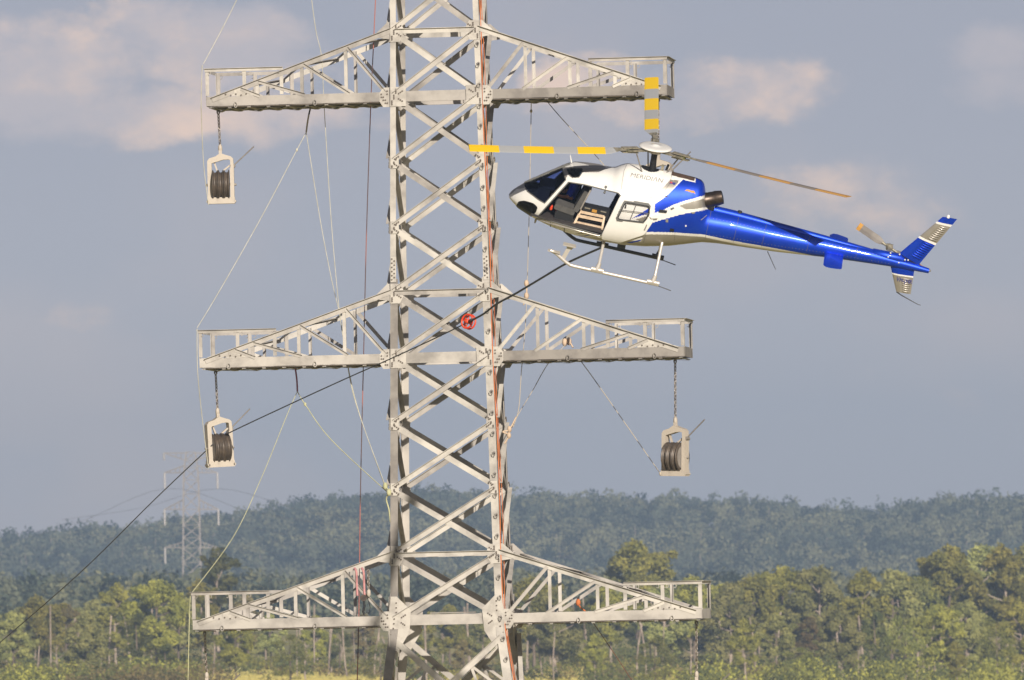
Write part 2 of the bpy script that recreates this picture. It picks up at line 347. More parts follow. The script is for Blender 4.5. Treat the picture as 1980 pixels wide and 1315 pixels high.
for A, N in FACES:
    Nv, Av = Vector(N), Vector(A)
    for k, z in enumerate(LV):
        if k < 2: continue
        for d in (-1, 1):
            h = hw(z)
            if k in (2, 6, 10): w, t0, b0 = .33, .22, .27
            elif k in (3, 7): w, t0, b0 = .40, .24, .25
            elif k == 11: w, t0, b0 = .52, .60, .75
            else: w, t0, b0 = .22, .15, .16
            e = lambda a, zz: Av * (d * (hw(z + zz) - a)) + Nv * (h + .017) + Zv * (z + zz)
            if k == 11: pts = [e(.005, t0), e(.16, t0), e(w, t0 - .35), e(w, -b0 + .45), e(.30, -b0), e(.005, -b0)]
            elif k in (3, 7): pts = [e(.005, t0), e(w, t0), e(w, -b0), e(.005, -b0)]
            else: pts = [e(.005, t0), e(w * .75, t0), e(w, t0 * .4), e(w, -b0 * .4), e(w * .75, -b0), e(.005, -b0)]
            mb = MB(M['plate'], M['bolt']); mb.plate(pts, Nv, .012)
            bp = []
            for q in range(5 if w < .3 else 9): bp.append(e(.05 + (q % 3) * .05, -b0 * .8 + (t0 + b0) * .8 * ((q * 0.37) % 1)) + Nv * .012)
            for q in range(3): bp += [e(w * .55 + q * .045, -.06 - q * .03) + Nv * .012, e(w * .55 + q * .045, .07 + q * .03) + Nv * .012]
            bolts(mb, bp, Nv); mb.build('gusset_plate', tower, OFF)
# splice plates on the legs
for sx in (-1, 1):
    for sy in (-1, 1):
        z = LV[6] + .45; mb = MB(M['plate'], M['bolt'])
        e = lambda a, zz: Vector((sx * (hw(z + zz) - a), sy * (hw(z + zz) + .014), z + zz))
        mb.plate([e(.01, .45), e(.15, .45), e(.15, -.18), e(.01, -.18)], (0, sy, 0), .01)
        bolts(mb, [e(.045 + (q % 2) * .06, -.12 + q * .052) + Vector((0, sy * .01, 0)) for q in range(11)], (0, sy, 0)); mb.build('splice_plate', tower, OFF)
# step bolts on the near right leg
z = LV[2] - .35
while z > ZB - 1.2:
    mb = MB(M['dull']); p = Vector((hw(z) - .055, -hw(z) - .016, z))
    mb.tube([p, p + Vector((0, -.03, 0)), p + Vector((.035, -.09, -.02)), p + Vector((.02, -.1, -.075)), p + Vector((-.03, -.1, -.06)), p + Vector((-.045, -.095, 0))], .012, 6)
    mb.lathe(p, (0, -1, 0), [(0, .035), (.025, .035)], 8); mb.build('step_bolt', tower, OFF); z -= .515

def cross_arm(s, zl, zu, L, grey):
    """one box arm; s = side; x measured from the leg face"""
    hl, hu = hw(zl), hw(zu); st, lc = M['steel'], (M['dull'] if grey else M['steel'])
    X = lambda x: s * (hl + x); xv = Vector((s, 0, 0)); k = L / 4.65
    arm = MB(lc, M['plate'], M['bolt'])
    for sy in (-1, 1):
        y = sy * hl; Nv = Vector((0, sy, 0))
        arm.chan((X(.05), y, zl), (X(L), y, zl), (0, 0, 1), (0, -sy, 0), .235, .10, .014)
        arm.chan((X(-.36), y - sy * .02, zl), (X(-2 * hl + .36), y - sy * .02, zl), (0, 0, 1), (0, -sy, 0), .26, .09, .014) if s < 0 else None
        # end plate on the leg
        e = lambda a, zz: Vector((X(a), y + sy * .004, zl + zz))
        arm.plate([e(.02, .23), e(.16, .23), e(.27, .10), e(.27, -.12), e(.18, -.26), e(.02, -.26)], Nv, .014, 1)
        bolts(arm, [e(.07 + .05 * (q % 4), -.16 + .075 * (q % 5)) + Nv * .014 for q in range(9)], Nv, 2)
        # tip plate
        arm.plate([Vector((X(L - 1.15 * k), y + sy * .003, zl + .12)), Vector((X(L - .95 * k), y + sy * .003, zl + .34)), Vector((X(L - .2), y + sy * .003, zl + .14))], Nv, .01, 1)
        bolts(arm, [Vector((X(L - (.5 + .13 * q) * k), y + sy * .013, zl + .17 - .03 * (q % 2))) for q in range(5)], Nv, 2)
    zf = zl - .155; n = 9
    for i in range(n + 1):      # floor lattice hung under the chords
        x = .15 + (L - .25) * i / n
        arm.bar((X(x), -hl + .03, zf), (X(x), hl - .03, zf), (1, 0, 0), (0, 0, 1), .09, .012)
        if i < n:
            x2 = .15 + (L - .25) * (i + 1) / n; a, c = (-hl + .05, hl - .05) if i % 2 else (hl - .05, -hl + .05)
            arm.bar((X(x), a, zf - .011), (X(x2), c, zf - .011), (1, 0, 0), (0, 0, 1), .08, .008)
            arm.bar((X(x), c, zf - .020), (X(x2), a, zf - .020), (1, 0, 0), (0, 0, 1), .07, .008)
    arm.box(Vector((X(L * .5), 0, zl - .135)), L - .3, 2 * hl - .06, .02, 2)  # floor plate in a dark colour: the arm's underside shade is painted in
    arm.bar((X(L - .01), -hl - .01, zl), (X(L - .01), hl + .01, zl), (0, 0, 1), (1, 0, 0), .25, .014)
    # small U bolts
    for x in (1.9, L - .75):
        p = Vector((X(x), -hl - .03, zl - .10)); arm.tube([p + Vector((.04 * math.cos(t), -.02, .07 * math.sin(t))) for t in np.linspace(0, 2 * math.pi, 12)[:-1]], .012, 5, 0, True)
    ao = arm.build('cross_arm', tower, OFF)
    mb = MB(M['dull']); mb.bar((X(L * .5), 0, zl - .118), (X(L - .05), 0, zl - .118), (0, 1, 0), (0, 0, 1), .5, .012); mb.build('walkway_plank', ao, OFF)
    zt0 = zu + .02; x1 = L - .13; zt1 = zl + .05
    up = lambda x: zt0 + (zt1 - zt0) * (x - 0) / (x1 - 0)
    for sy in (-1, 1):
        def yv(x): return sy * (hu + (hl - hu) * x / L + .006)
        Nv = (0, sy, 0); P = lambda x, z: Vector((X(x), yv(x), z))
        mb = MB(st); mb.angle(P(-.06, up(-.06)) + Vector((0, 0, .05)), P(x1, zt1 + .05), (0, 0, -1), Nv, .13, .085, .012)
        mb.plate([P(-.02, zu + .23), P(.03, zu + .23), P(.30, zu - .02), P(.28, zu - .16), P(-.02, zu - .2)], (0, -sy, 0), .012)
        mb.build('tie_chord', ao, OFF)
        for x in (1.065 * k, 2.18 * k, 3.31 * k):
            mb = MB(st); mb.angle(P(x, up(x)) - Vector((0, sy * .012, 0)), P(x, zl + .14) - Vector((0, sy * .012, 0)), (s, 0, 0), (0, -sy, 0), .085, .06, .01); mb.build('post', ao, OFF)
        for xa, xb in ((1.065 * k, .12), (2.18 * k, 1.03 * k), (3.32 * k, 2.15 * k), (3.77 * k, 3.29 * k)):
            a, c = P(xa, up(xa) - .02), P(xb, zl + .10); d = unit(c - a); wv = unit(Zv - d * d.z)
            mb = MB(st); o_ = Vector((0, sy * .012, 0)); mb.angle(a + wv * .045 + o_, c + wv * .045 + o_, -wv, Nv, .085, .055, .01); mb.build('diagonal_strut', ao, OFF)
        # guard rail
        zr = zl + .83; xr = L - 1.96
        mb = MB(st); yo = Vector((0, sy * .02, 0))
        mb.angle(P(L + .02, zr) + yo, P(xr, zr) + yo, (0, 0, -1), Nv, .085, .06, .01)
        for x in (L - .04, L - .98, L - 1.92): mb.bar(P(x, zr - .04), P(x, zl + .14), (1, 0, 0), (0, 1, 0), .09, .012); mb.bar(P(x + .04, zr - .04) - Vector((0, sy * .036, 0)), P(x + .04, zl + .14) - Vector((0, sy * .036, 0)), (0, 1, 0), (1, 0, 0), .06, .012)
        for x in (L - .1, L - .9, L - 1.1, L - 1.85):
            p = P(x, zr - .12) + yo * 1.5; mb.tube([p + Vector((.035 * math.cos(t), 0, .045 * math.sin(t))) for t in np.linspace(-2.4, 2.4, 9)], .008, 5)
        mb.build('guard_rail', ao, OFF)
    mb = MB(st); xe = X(L + .005)
    mb.angle((xe, -hl, zl + .83), (xe, hl, zl + .83), (0, 0, -1), (s, 0, 0), .08, .06, .01)
    mb.bar((X(L + .0), -hl + .12, zl + .8), (X(L + .0), -hl + .12, zl + .1), (0, 1, 0), (1, 0, 0), .06, .012); mb.bar((X(L + .0), hl - .15, zl + .8), (X(L), hl - .15, zl + .1), (0, 1, 0), (1, 0, 0), .08, .012)
    mb.build('end_rail', ao, OFF)
    mb = MB(st); n = 5           # zigzag between the two tie chords
    for i in range(n):
        xa, xb = .2 + (L - 1.2) * i / n, .2 + (L - 1.2) * (i + 1) / n; sa = -1 if i % 2 else 1
        mb.angle((X(xa), sa * (hu - .02), up(xa) + .02), (X(xb), -sa * (hu - .02), up(xb) + .02), (1, 0, 0), (0, 0, -1), .07, .06, .01)
    mb.build('plan_bracing', ao, OFF)
    return ao
LT, LM, LBm = 4.66, 4.83, 5.0
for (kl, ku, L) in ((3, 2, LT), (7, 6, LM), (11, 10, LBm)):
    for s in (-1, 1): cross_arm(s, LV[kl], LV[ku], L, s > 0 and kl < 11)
# work platform plank across the lowest level
mb = MB(M['dull']); mb.box((.15, -hw(ZB) + .14, ZB + .165), 1.15, .2, .03)
mb.build('step_plank', tower, OFF)

# ------------------------------------------------------------------ pulley blocks
def chain_thing(p0, p1, label, group, mats=('chain',), link=.105):
    t = empty('hanging_chain', p0); n = max(3, int((p1 - p0).length / (link * .74))); mb = MB(*[M[m] for m in mats])
    d = (p1 - p0); up = unit(d); X = unit(up.orthogonal()); Y = up.cross(X)
    for i in range(n):
        c = p0.lerp(p1, (i + .5) / n) - p0; W = X if i % 2 else Y; pts = []
        for q in range(10):
            a = 2 * math.pi * q / 10; pts.append(c + up * (math.sin(a) * link / 2) + W * (math.cos(a) * link * .26))
        mb.tube(pts, link * .12, 5, i % len(mats), True)
    mb.build('links', t)
    h = MB(M['pframe']); e = p1 - p0; h.lathe(e - up * .0, up, [(-.14, .02), (-.1, .05), (0, .055), (.05, .02)], 10); h.build('swivel', t)
    h = MB(M['dull']); h.tube([up * (.02 + .05 * math.sin(a)) + X * .05 * math.cos(a) for a in np.linspace(0, 2 * math.pi, 12)[:-1]], .012, 6, 0, True); h.build('shackle', t)
    return tag(t, label, 'chain', group)
def make_pulley():
    t = empty('stringing_pulley', (0, 0, 0)); P = M['pframe']       # origin: the eye on top; hangs down -z; axle along x
    w, h, th = .335, 1.30, .11
    mb = MB(P); D = .22
    arch = [(-w, -.42), (-w, -.23), (-w + .05, -.16), (-.13, -.115), (0, -.03), (.12, -.075), (w - .07, -.12), (w - .015, -.17), (w - .01, -.27), (w, -.42)]
    inn = [(-w + th, -.42), (-w + th, -.29), (-w + .14, -.275), (-.06, -.24), (0, -.22), (.07, -.20), (w - .13, -.195), (w - .09, -.21), (w - .085, -.31), (w - .085, -.42)]
    for i in range(len(arch) - 1):
        q = [arch[i], arch[i + 1], inn[i + 1], inn[i]]; mb.plate([(x, -D / 2, z) for x, z in q], (0, 1, 0), D)
    mb.box((-w + th / 2, 0, -.84), th, D, .84); mb.box((w - .05, 0, -.84), .10, D, .84)
    mb.box((0, 0, -h + .07), 2 * w + .02, D + .04, .16); mb.box((0, 0, -.03), .08, .08, .14)
    for x in (-w, w): mb.lathe((x * 1.02, -D / 2 - .02, -h + .05), (0, 1, 0), [(0, .035), (D + .04, .035)], 8)
    mb.build('frame', t)
    mb = MB(P); mb.bar((-.16, 0, -.235), (.12, 0, -.16), (0, 1, 0), (0, 0, 1), .05, .05); mb.bar((-.17, 0, -.22), (-.09, 0, -.47), (0, 1, 0), (1, 0, 0), .06, .04); mb.bar((.24, 0, -.34), (.07, 0, -.47), (0, 1, 0), (0, 0, 1), .06, .04)
    mb.build('rope_guide', t)
    for i in range(3):
        mb = MB(M['sheave'], M['dull']); x = -.145 + .145 * i; r = .375
        mb.lathe((x, 0, -.83), (1, 0, 0), [(-.068, .30), (-.066, r), (-.05, r), (-.03, r - .05), (0, r - .065), (.03, r - .05), (.05, r), (.066, r), (.068, .30)], 36)
        mb.lathe((x, 0, -.83), (1, 0, 0), [(-.071, .29), (-.070, .27), (.070, .27), (.071, .29)], 24, 1); mb.build('sheave', t)
    mb = MB(M['dull']); mb.lathe((0, 0, -.83), (1, 0, 0), [(-w - .06, .02), (-w - .03, .035), (w + .03, .035), (w + .06, .02)], 10); mb.build('axle', t)
    mb = MB(M['dull']); mb.tube([(w - .02, 0, -.36), (w + .52, -.04, .12)], .017, 6); mb.lathe((w - .01, -.02, -.36), (0, 1, 0), [(-.06, .05), (.12, .05)], 10); mb.build('guide_rod', t)
    return t
pul0 = make_pulley(); first = [True]
def tip_of(s, k, L): z = LV[k]; h = hw(z); return TO + TX * (s * (h + L - .34)) + Vector((0, 0, z - .2))
PB = {}
def pulley(s, k, L, eye_px, rz, label, clabel, lean=(0, 0), link=.105):
    o = pul0 if first[0] else copy_tree(pul0); first[0] = False
    eye = tplane(*eye_px, 0.0); o.location = eye; o.rotation_euler = (lean[0], lean[1], TH + rz)
    tag(o, label, 'pulley', 'stringing pulleys hung from the arms')
    top = TO + TX * tl(eye).x + Vector((0, 0, LV[k] - .2)); top = top + (TX * (.03 * s)); chain_thing(top, eye + Vector((0, 0, .05)), clabel, 'chains holding the pulleys', ('chain',), link)
    PB[(s, k)] = eye
    return o
pulley(-1, 3, LT, (426, 294), R(5), 'pale framed stringing pulley hanging below the top left arm', 'steel chain hanging from the top left arm above its pulley')
pulley(-1, 7, LM, (421, 803), R(26), 'stringing pulley below the middle left arm with the dark pulling cable on it', 'steel chain hanging from the middle left arm above its pulley', (0, R(-2.0)))
pulley(1, 7, LM, (1306, 820), R(-24), 'grey framed stringing pulley hanging below the middle right arm', 'long thin chain hanging from the middle right arm above its pulley', (0, R(2.0)))
pulley(1, 3, LT, (1273, 305), R(-10), 'stringing pulley below the top right arm, mostly hidden behind the helicopter', 'thin dark chain below the top right arm, behind the upright rotor blade')
pulley(-1, 11, LBm, (400, 1314), R(0), 'stringing pulley below the lowest left arm, only its top in view', 'rusty chain hanging from the lowest left arm')
pulley(1, 11, LBm, (1347, 1312), R(0), 'stringing pulley below the lowest right arm, at the bottom edge', 'pale chain hanging from the lowest right arm')

# ------------------------------------------------------------------ ropes
def rope(pts, r, m, label, group=None, name='rope', cat='rope', k=6, knots=()):
    W = [p if isinstance(p, Vector) else tplane(*p) for p in pts]; o0 = W[-1].copy()
    mb = MB(M[m]); mb.tube([p - o0 for p in smooth_path(W, k)], r, 6)
    for i in knots: mb.ball(W[i] - o0, r * 3.2, 8, 0, (1, 1, 1.5))
    o = mb.build(name, None, None, o0); return tag(o, label, cat, group)
rope([(470, -25, 0), (430, 55, 0), (393, 124, -.3)], .009, 'rope_pale', 'pale rope slanting from the sky to the top left arm rail end')
rope([(391, 126, -1.4), (389, 190, -1.3), (390, 240, -.9), (394, 320, -.4), (403, 396, -.2)], .010, 'rope_pale', 'pale rope hanging from the top left rail end to the pulley foot')
rope([(600, -20, .2), (611, 60, .2), (622, 112, .2), (627, 210, .2), (640, 420, .1), (655, 590, 0), (668, 680, 0), (688, 780, -.3), (747, 945, -1.25)], .009, 'rope_pale', 'pale rope falling from above through both left arms to the left leg')
rope([(601, 206, .6), (596, 228, .6), (592, 256, .6)], .022, 'rope_dark', 'dark and white sling hanging under the top left arm', name='sling', cat='sling')
rope([(592, 256, .6), (574, 290, .5), (500, 430, .2), (420, 570, -.6), (381, 634, -1.35)], .009, 'rope_pale', 'pale rope slanting from the top left sling to the middle left rail end', knots=(1,))
rope([(592, 256, .6), (599, 300, .6), (620, 430, .5), (640, 535, .3), (657, 610, .2), (673, 708, 0), (695, 800, -.3), (747, 948, -1.25)], .009, 'rope_pale', 'pale rope running from the top left sling down to the left leg')
rope([(381, 636, -1.4), (382, 715, -1.3), (390, 800, -.7), (403, 906, -.2)], .010, 'rope_pale', 'pale rope hanging from the middle left rail end to the pulley foot')
rope([(727, -20, .3), (722, 90, .3), (717, 200, .3), (709, 440, .3), (703, 690, .3), (697, 950, .3), (694, 1180, .3), (690, 1345, .3)], .013, 'rope_red', 'thin dark red line hanging straight down left of the tower body')
rope([(571, 712, .5), (574, 735, .5), (575, 757, .5)], .022, 'purple', 'purple sling hanging under the middle left arm', name='sling', cat='sling')
rope([(575, 757, .5), (556, 800, .4), (505, 925, .2), (450, 1040, -.4), (368, 1150, -1.4)], .009, 'rope_yellow', 'yellow rope slanting from the purple sling to the lowest left rail end')
rope([(575, 757, .5), (590, 782, .4), (640, 850, .1), (747, 950, -1.25)], .011, 'rope_yellow', 'yellow rope slanting from the purple sling to the left leg', knots=(1,))
rope([(368, 1152, -1.4), (366, 1200, -1.4), (363, 1345, -1.4)], .012, 'rope_yellow', 'yellow green rope hanging down from the lowest left rail end')
rope([(745, 940, -1.33), (752, 952, -1.42), (747, 965, -1.33), (752, 985, -1.33), (755, 1010, -1.33)], .02, 'rope_yellow', 'yellow green rope tail tied round the left leg', knots=(0, 1))
rope([(422, 1345, -1.2), (440, 1316, -1.2), (466, 1291, -1.2)], .012, 'rope_yellow', 'short bright yellow rope end at the bottom below the lowest left arm')
# orange lines on the right leg
for k_, (dx, lab) in enumerate(((0, 'bright orange rope running down the face of the right leg'), (5, 'darker orange rope running down beside the right leg'))):
    pts = []
    for i in range(14):
        z = LV[1] - i * 1.5; h = hw(z); pts.append(TO + TX * (h + .025 + dx * .009 + .02 * math.sin(i * 1.7 + dx)) + TY * (-h + .0 + dx * .02) + Vector((0, 0, z)))
    rope(pts, .015 if k_ == 0 else .009, 'rope_orange', lab)
# right hand ropes
rope([(1027, 190, .3), (1027, 215, .3), (1024, 380, .2), (1019, 560, -.2), (1015, 640, -.6), (1008, 720, -.9), (1003, 790, -1.0), (992, 826, -1.1)], .0105, 'rope_dark', 'dark and white rope hanging from the top right arm to the leg knot', knots=(1,))
rope([(1095, 665, .9), (1060, 703, .6), (1030, 755, .1), (1003, 800, -.7), (988, 830, -1.1)], .0105, 'rope_dark', 'dark and white rope slanting from the middle right arm to the leg knot')
rope([(998, 806, -1.0), (985, 830, -1.15), (972, 835, -1.2), (984, 842, -1.15), (975, 858, -1.2)], .018, 'rope_tan', 'tan knotted rope tail tied to the right leg', knots=(1, 3))
rope([(1092, 662, .9), (1100, 660, .9), (1108, 672, .8)], .022, 'rope_tan', 'tan rope looped over the middle right arm brace', knots=(0, 1))
p3 = PB[(1, 7)]
rope([(1123, 698, .6), (1150, 735, .5), (1200, 806, .3), (1277, 916, -.1)], .0105, 'rope_dark', 'dark and tan rope slanting down to the foot of the middle right pulley', knots=(3,))
rope([(1053, 190, .6), (1085, 228, .5), (1160, 310, .3), (1240, 408, 0)], .0105, 'rope_dark', 'dark and tan rope slanting from the top right arm behind the rotor blade')
rope([(1018, 548, -.2), (1018, 572, -.3), (1012, 590, -.3)], .02, 'rope_tan', 'tan knot on the rope above the middle right arm', knots=(0, 1))
rope([(1118, 1165, .8), (1122, 1174, .8), (1132, 1182, .8)], .02, 'rope_orange', 'orange strap knotted on the lowest right arm brace', knots=(0,), name='strap', cat='strap')
rope([(1146, 1203, .5), (1175, 1245, .4), (1205, 1290, .3), (1240, 1345, 0)], .010, 'rope_brown', 'rusty dark rope slanting down from the lowest right arm')
# pink slings with rigging on the lowest left arm
for (px, lab) in ((688, 'pink sling looped over the lowest left tie chord, left one'), (702, 'pink sling with a hook block on the lowest left tie chord')):
    rope([(px - 3, 1098, -1.5), (px + 1, 1106, -1.52), (px + 2, 1130, -1.45), (px + 3, 1152, -1.45)], .03, 'pink', lab, name='sling', cat='sling')
ch = tplane(712, 1104, -1.5); chain_thing(ch, tplane(713, 1150, -1.5), 'short rusty chain beside the pink slings on the lowest left arm', None)
mb = MB(M['exhaust'], M['black']); hk = tplane(703, 1156, -1.45); mb.lathe((0, -.05, 0), (0, 1, 0), [(0, .085), (.1, .085)], 14); mb.tube([(0, 0, -.07), (.02, 0, -.2), (-.02, 0, -.35), (.02, 0, -.42)], .03, 6, 1); mb.tube([(.1, 0, 0), (.16, 0, -.25), (.12, 0, -.4), (.06, 0, -.36)], .011, 5, 1)
tag(mb.build('hook_block', None, None, hk), 'small rusty hook block below the pink sling on the lowest left arm', 'hook block')

# ------------------------------------------------------------------ helicopter (x aft, y starboard, z up; origin = rotor hub)
PHI, RHO, SC = R(12.5), R(17.7), 79.4
cR, sR = math.cos(RHO), math.sin(RHO)
HS = .924; HO = at(1267, 288, F / SC * HS)
aft = RT * math.cos(PHI) - UP * math.sin(PHI); upi = RT * math.sin(PHI) + UP * math.cos(PHI)
star = FW * cR + upi * sR; upl = upi * cR - FW * sR
HM = Matrix(((aft.x, star.x, upl.x, HO.x), (aft.y, star.y, upl.y, HO.y), (aft.z, star.z, upl.z, HO.z), (0, 0, 0, 1))) @ Matrix.Diagonal((HS, HS, HS, 1))
heli = empty('helicopter', HO); heli.rotation_mode = 'QUATERNION'; heli.rotation_quaternion = HM.to_3x3().normalized().to_quaternion(); heli.scale = (HS, HS, HS)
tag(heli, 'white and blue helicopter hovering nose up beside the tower with its cabin door open', 'helicopter')
def ah(p):
    dx, dy = p[0] - 1267, p[1] - 288
    return ((dx * math.cos(PHI) + dy * math.sin(PHI)) / SC, (dx * math.sin(PHI) - dy * math.cos(PHI)) / SC)
def z1(p): return ah((960 + p[0] / 3.652, 240 + p[1] / 3.652))
def z2(p): return ah((1180 + p[0] / 8.25, 370 + p[1] / 8.25))
def z3(p): return ah((1200 + p[0] / 7.304, 240 + p[1] / 7.304))
def z4(p): return ah((960 + p[0] / 6.1875, 300 + p[1] / 6.1875))
def z5(p): return ah((1380 + p[0] / 3.96, 300 + p[1] / 3.96))
def z6(p): return ah((1030 + p[0] / 10.117, 340 + p[1] / 10.117))
def z7(p): return ah((1040 + p[0] / 7.071, 450 + p[1] / 7.071))
def z8(p): return ah((1700 + p[0] / 6.919, 410 + p[1] / 6.919))
def loc(px, py, w):                     # survey: point on plane y = w of the machine
    a, h = ah((px, py)); return Vector((a, w, (h - w * sR) / cR))
# silhouette of the body, as (station, height)
TOPP = [(-3.245, -1.84), (-3.2, -1.74), (-3.09, -1.62), (-2.93, -1.47), (-2.54, -1.17), (-2.11, -0.85), (-2.0, -.775), (-1.85, -.71), (-1.59, -0.67), (-1.24, -0.64), (-0.95, -0.645), (-.85, -.625), (-0.73, -0.545), (-0.59, -0.475), (-0.23, -0.44), (0.27, -0.45), (0.51, -0.44), (1.12, -0.46), (1.27, -0.485), (1.36, -.56), (1.42, -0.72), (1.50, -0.98), (1.58, -1.08), (1.8, -1.09), (2.22, -1.10), (3.14, -1.14), (4.59, -1.19), (5.71, -1.235), (6.38, -1.30), (6.9, -1.355), (7.17, -1.39)]
BOTP = [(-3.245, -1.86), (-3.22, -1.93), (-3.13, -2.0), (-2.96, -2.12), (-2.48, -2.30), (-2.01, -2.41), (-1.44, -2.48), (-0.77, -2.48), (-0.25, -2.45), (0.27, -2.37), (0.84, -2.23), (1.3, -2.07), (1.59, -1.97), (2.0, -1.91), (2.39, -1.88), (3.48, -1.80), (4.57, -1.68), (5.08, -1.635), (6.23, -1.55), (7.17, -1.515)]
WID = [(-3.245, .02), (-3.2, .17), (-3.1, .32), (-2.95, .47), (-2.7, .64), (-2.4, .775), (-2.0, .88), (-1.5, .93), (-.5, .93), (0, .90), (.4, .81), (.8, .68), (1.2, .55), (1.6, .45), (2.2, .38), (3.14, .335), (4.59, .245), (5.71, .175), (6.4, .12), (7.17, .065)]
NU = [(-3.3, 2.0), (-2.6, 2.1), (-2.0, 2.5), (-1.2, 2.7), (-.9, 2.4), (-.5, 2.0), (0.3, 1.9), (1.0, 2.0), (1.5, 2.1), (2.2, 2.0), (8, 2.0)]
NL = [(-3.3, 2.0), (-2.6, 2.3), (-1.5, 3.0), (0, 2.8), (1, 2.2), (2, 2.0), (8, 2.0)]
VF = [(-3.3, .45), (-2.5, .42), (-1.5, .42), (-.5, .42), (.5, .42), (1.2, .46), (1.6, .5), (8, .5)]
def ip(t, x): return np.interp(x, [q[0] for q in t], [q[1] for q in t])
def smoothed(t, us):
    f = ip(t, us); return f
us = np.concatenate([np.arange(-3.245, -3.1, .006), np.arange(-3.1, 1.62, .0135), np.arange(1.62, 7.171, .03)])
def gsm(f, x, s):          # light smoothing so that the polyline of the survey does not show
    g = np.empty_like(f)
    for i in range(len(x)):
        w_ = np.exp(-((x - x[i]) / s) ** 2); g[i] = (w_ * f).sum() / w_.sum()
    return g
def sm_profile(t, s=.05):
    f = ip(t, us); d = np.gradient(us); g = np.empty_like(f)
    for i in range(len(us)):
        ss = min(s, max(.004, (us[i] + 3.245) * .6)); w_ = np.exp(-((us - us[i]) / ss) ** 2) * d; x_ = (w_ * us).sum() / w_.sum()
        g[i] = (w_ * f).sum() / w_.sum() + (us[i] - x_) * ((f[min(i + 1, len(f) - 1)] - f[max(i - 1, 0)]) / (us[min(i + 1, len(us) - 1)] - us[max(i - 1, 0)]))
    return g
hT, hB, aW = sm_profile(TOPP, .04), sm_profile(BOTP, .06), sm_profile(WID, .08)
hT = np.maximum(hT, hB + .01)
nU, nL, vF = ip(NU, us), ip(NL, us), ip(VF, us)
NA = 300; th = np.linspace(0, 2 * np.pi, NA, endpoint=False) + np.pi / 2      # from the crown, down the port side
cth, sth = np.cos(th), np.sin(th)
PW = np.empty((len(us), NA)); PV = np.empty((len(us), NA))
for i in range(len(us)):
    a = aW[i]; vt, vb = hT[i] / cR, hB[i] / cR; vm = vb + (vt - vb) * vF[i]
    ww = a * np.sign(cth) * np.abs(cth) ** (2 / np.where(sth > 0, nU[i], nL[i]))
    upf = np.abs(sth) ** (2 / np.where(sth > 0, nU[i], nL[i]))
    def ext(bt, bb):
        v = vm + np.where(sth > 0, bt, -bb) * upf; h = v * cR + ww * sR; return v, h.max(), h.min()
    lo, hi = 0.001, 2.0
    for _ in range(26):
        mid = (lo + hi) / 2; v, mx, mn = ext(mid, .3)
        lo, hi = (mid, hi) if mx < hT[i] else (lo, mid)
    bt = lo; lo, hi = 0.001, 2.0
    for _ in range(26):
        mid = (lo + hi) / 2; v, mx, mn = ext(bt, mid)
        lo, hi = (mid, hi) if mn > hB[i] else (lo, mid)
    PV[i], _, _ = ext(bt, lo); PW[i] = ww
PU = np.repeat(us[:, None], NA, 1)
PTS = np.stack([PU, PW, PV], -1)
nx = np.roll(PTS, -1, 1) - np.roll(PTS, 1, 1); nu_ = np.gradient(PTS, axis=0); NRM = np.cross(nx, nu_); NRM /= np.linalg.norm(NRM, axis=-1, keepdims=True) + 1e-9
ctr = np.stack([PU, np.zeros_like(PW), (PV.max(1, keepdims=True) + PV.min(1, keepdims=True)) / 2 + 0 * PV], -1)
NRM *= np.sign((NRM * (PTS - ctr)).sum(-1, keepdims=True))
nF = len(us) - 1
FC = (PTS[:-1] + PTS[1:] + np.roll(PTS, -1, 1)[:-1] + np.roll(PTS, -1, 1)[1:]) / 4       # face centres
FU, FWd, FV = FC[..., 0], FC[..., 1], FC[..., 2]
FH = FV * cR - np.abs(FWd) * sR; FHS = FV * cR + FWd * sR
PORT = FWd < 0
FN = (NRM[:-1] + NRM[1:]) / 2
VIS = FN[..., 1] * cR - FN[..., 2] * sR < 0.0
def inside(x, y, poly):
    r = np.zeros(x.shape, bool); n = len(poly)
    for i in range(n):
        x0, y0 = poly[i]; x1, y1 = poly[(i + 1) % n]
        if y0 == y1: continue
        c = ((y0 > y) != (y1 > y)) & (x < (x1 - x0) * (y - y0) / (y1 - y0) + x0); r ^= c
    return r
def rounded(poly, k=4, f=.25):
    out = []; n = len(poly)
    for i in range(n):
        p, q, s = np.array(poly[i - 1]), np.array(poly[i]), np.array(poly[(i + 1) % n]); a, c = q + (p - q) * f, q + (s - q) * f
        for t in np.linspace(0, 1, k + 1): out.append(tuple((1 - t) ** 2 * a + 2 * t * (1 - t) * q + t * t * c))
    return out
def reg(poly): return inside(FU, FH, poly)
ws_poly = [z4(p) for p in ((335, 375), (332, 335), (395, 200), (600, 60), (790, 60), (792, 185), (828, 300), (575, 577), (505, 537), (372, 435))]
sky_poly = rounded([z4(p) for p in ((838, 165), (930, 155), (1028, 160), (1030, 200), (985, 268), (905, 272), (858, 225))])
chin_poly = rounded([z4(p) for p in ((235, 610), (265, 555), (330, 548), (440, 580), (488, 625), (470, 680), (405, 742), (320, 700))])
door_poly = rounded([z6(p) for p in ((88, 812), (640, 195), (700, 130), (1000, 178), (1670, 345), (1715, 395), (1345, 1168), (700, 990))], 3, .06)
slide_poly = rounded([z1(p) for p in ((880, 503), (1000, 520), (1112, 560), (1096, 690), (1037, 775), (872, 826), (738, 800))], 3, .10)
wino_poly = rounded([z2(p) for p in ((215, 145), (600, 195), (635, 235), (612, 390), (520, 508), (85, 462), (95, 400))], 4, .16)
wini_poly = rounded([z2(p) for p in ((238, 182), (595, 240), (615, 270), (592, 385), (520, 485), (112, 435))], 4, .13)
H_door = reg(door_poly) & ((PORT & (FN[..., 1] < -.25)))
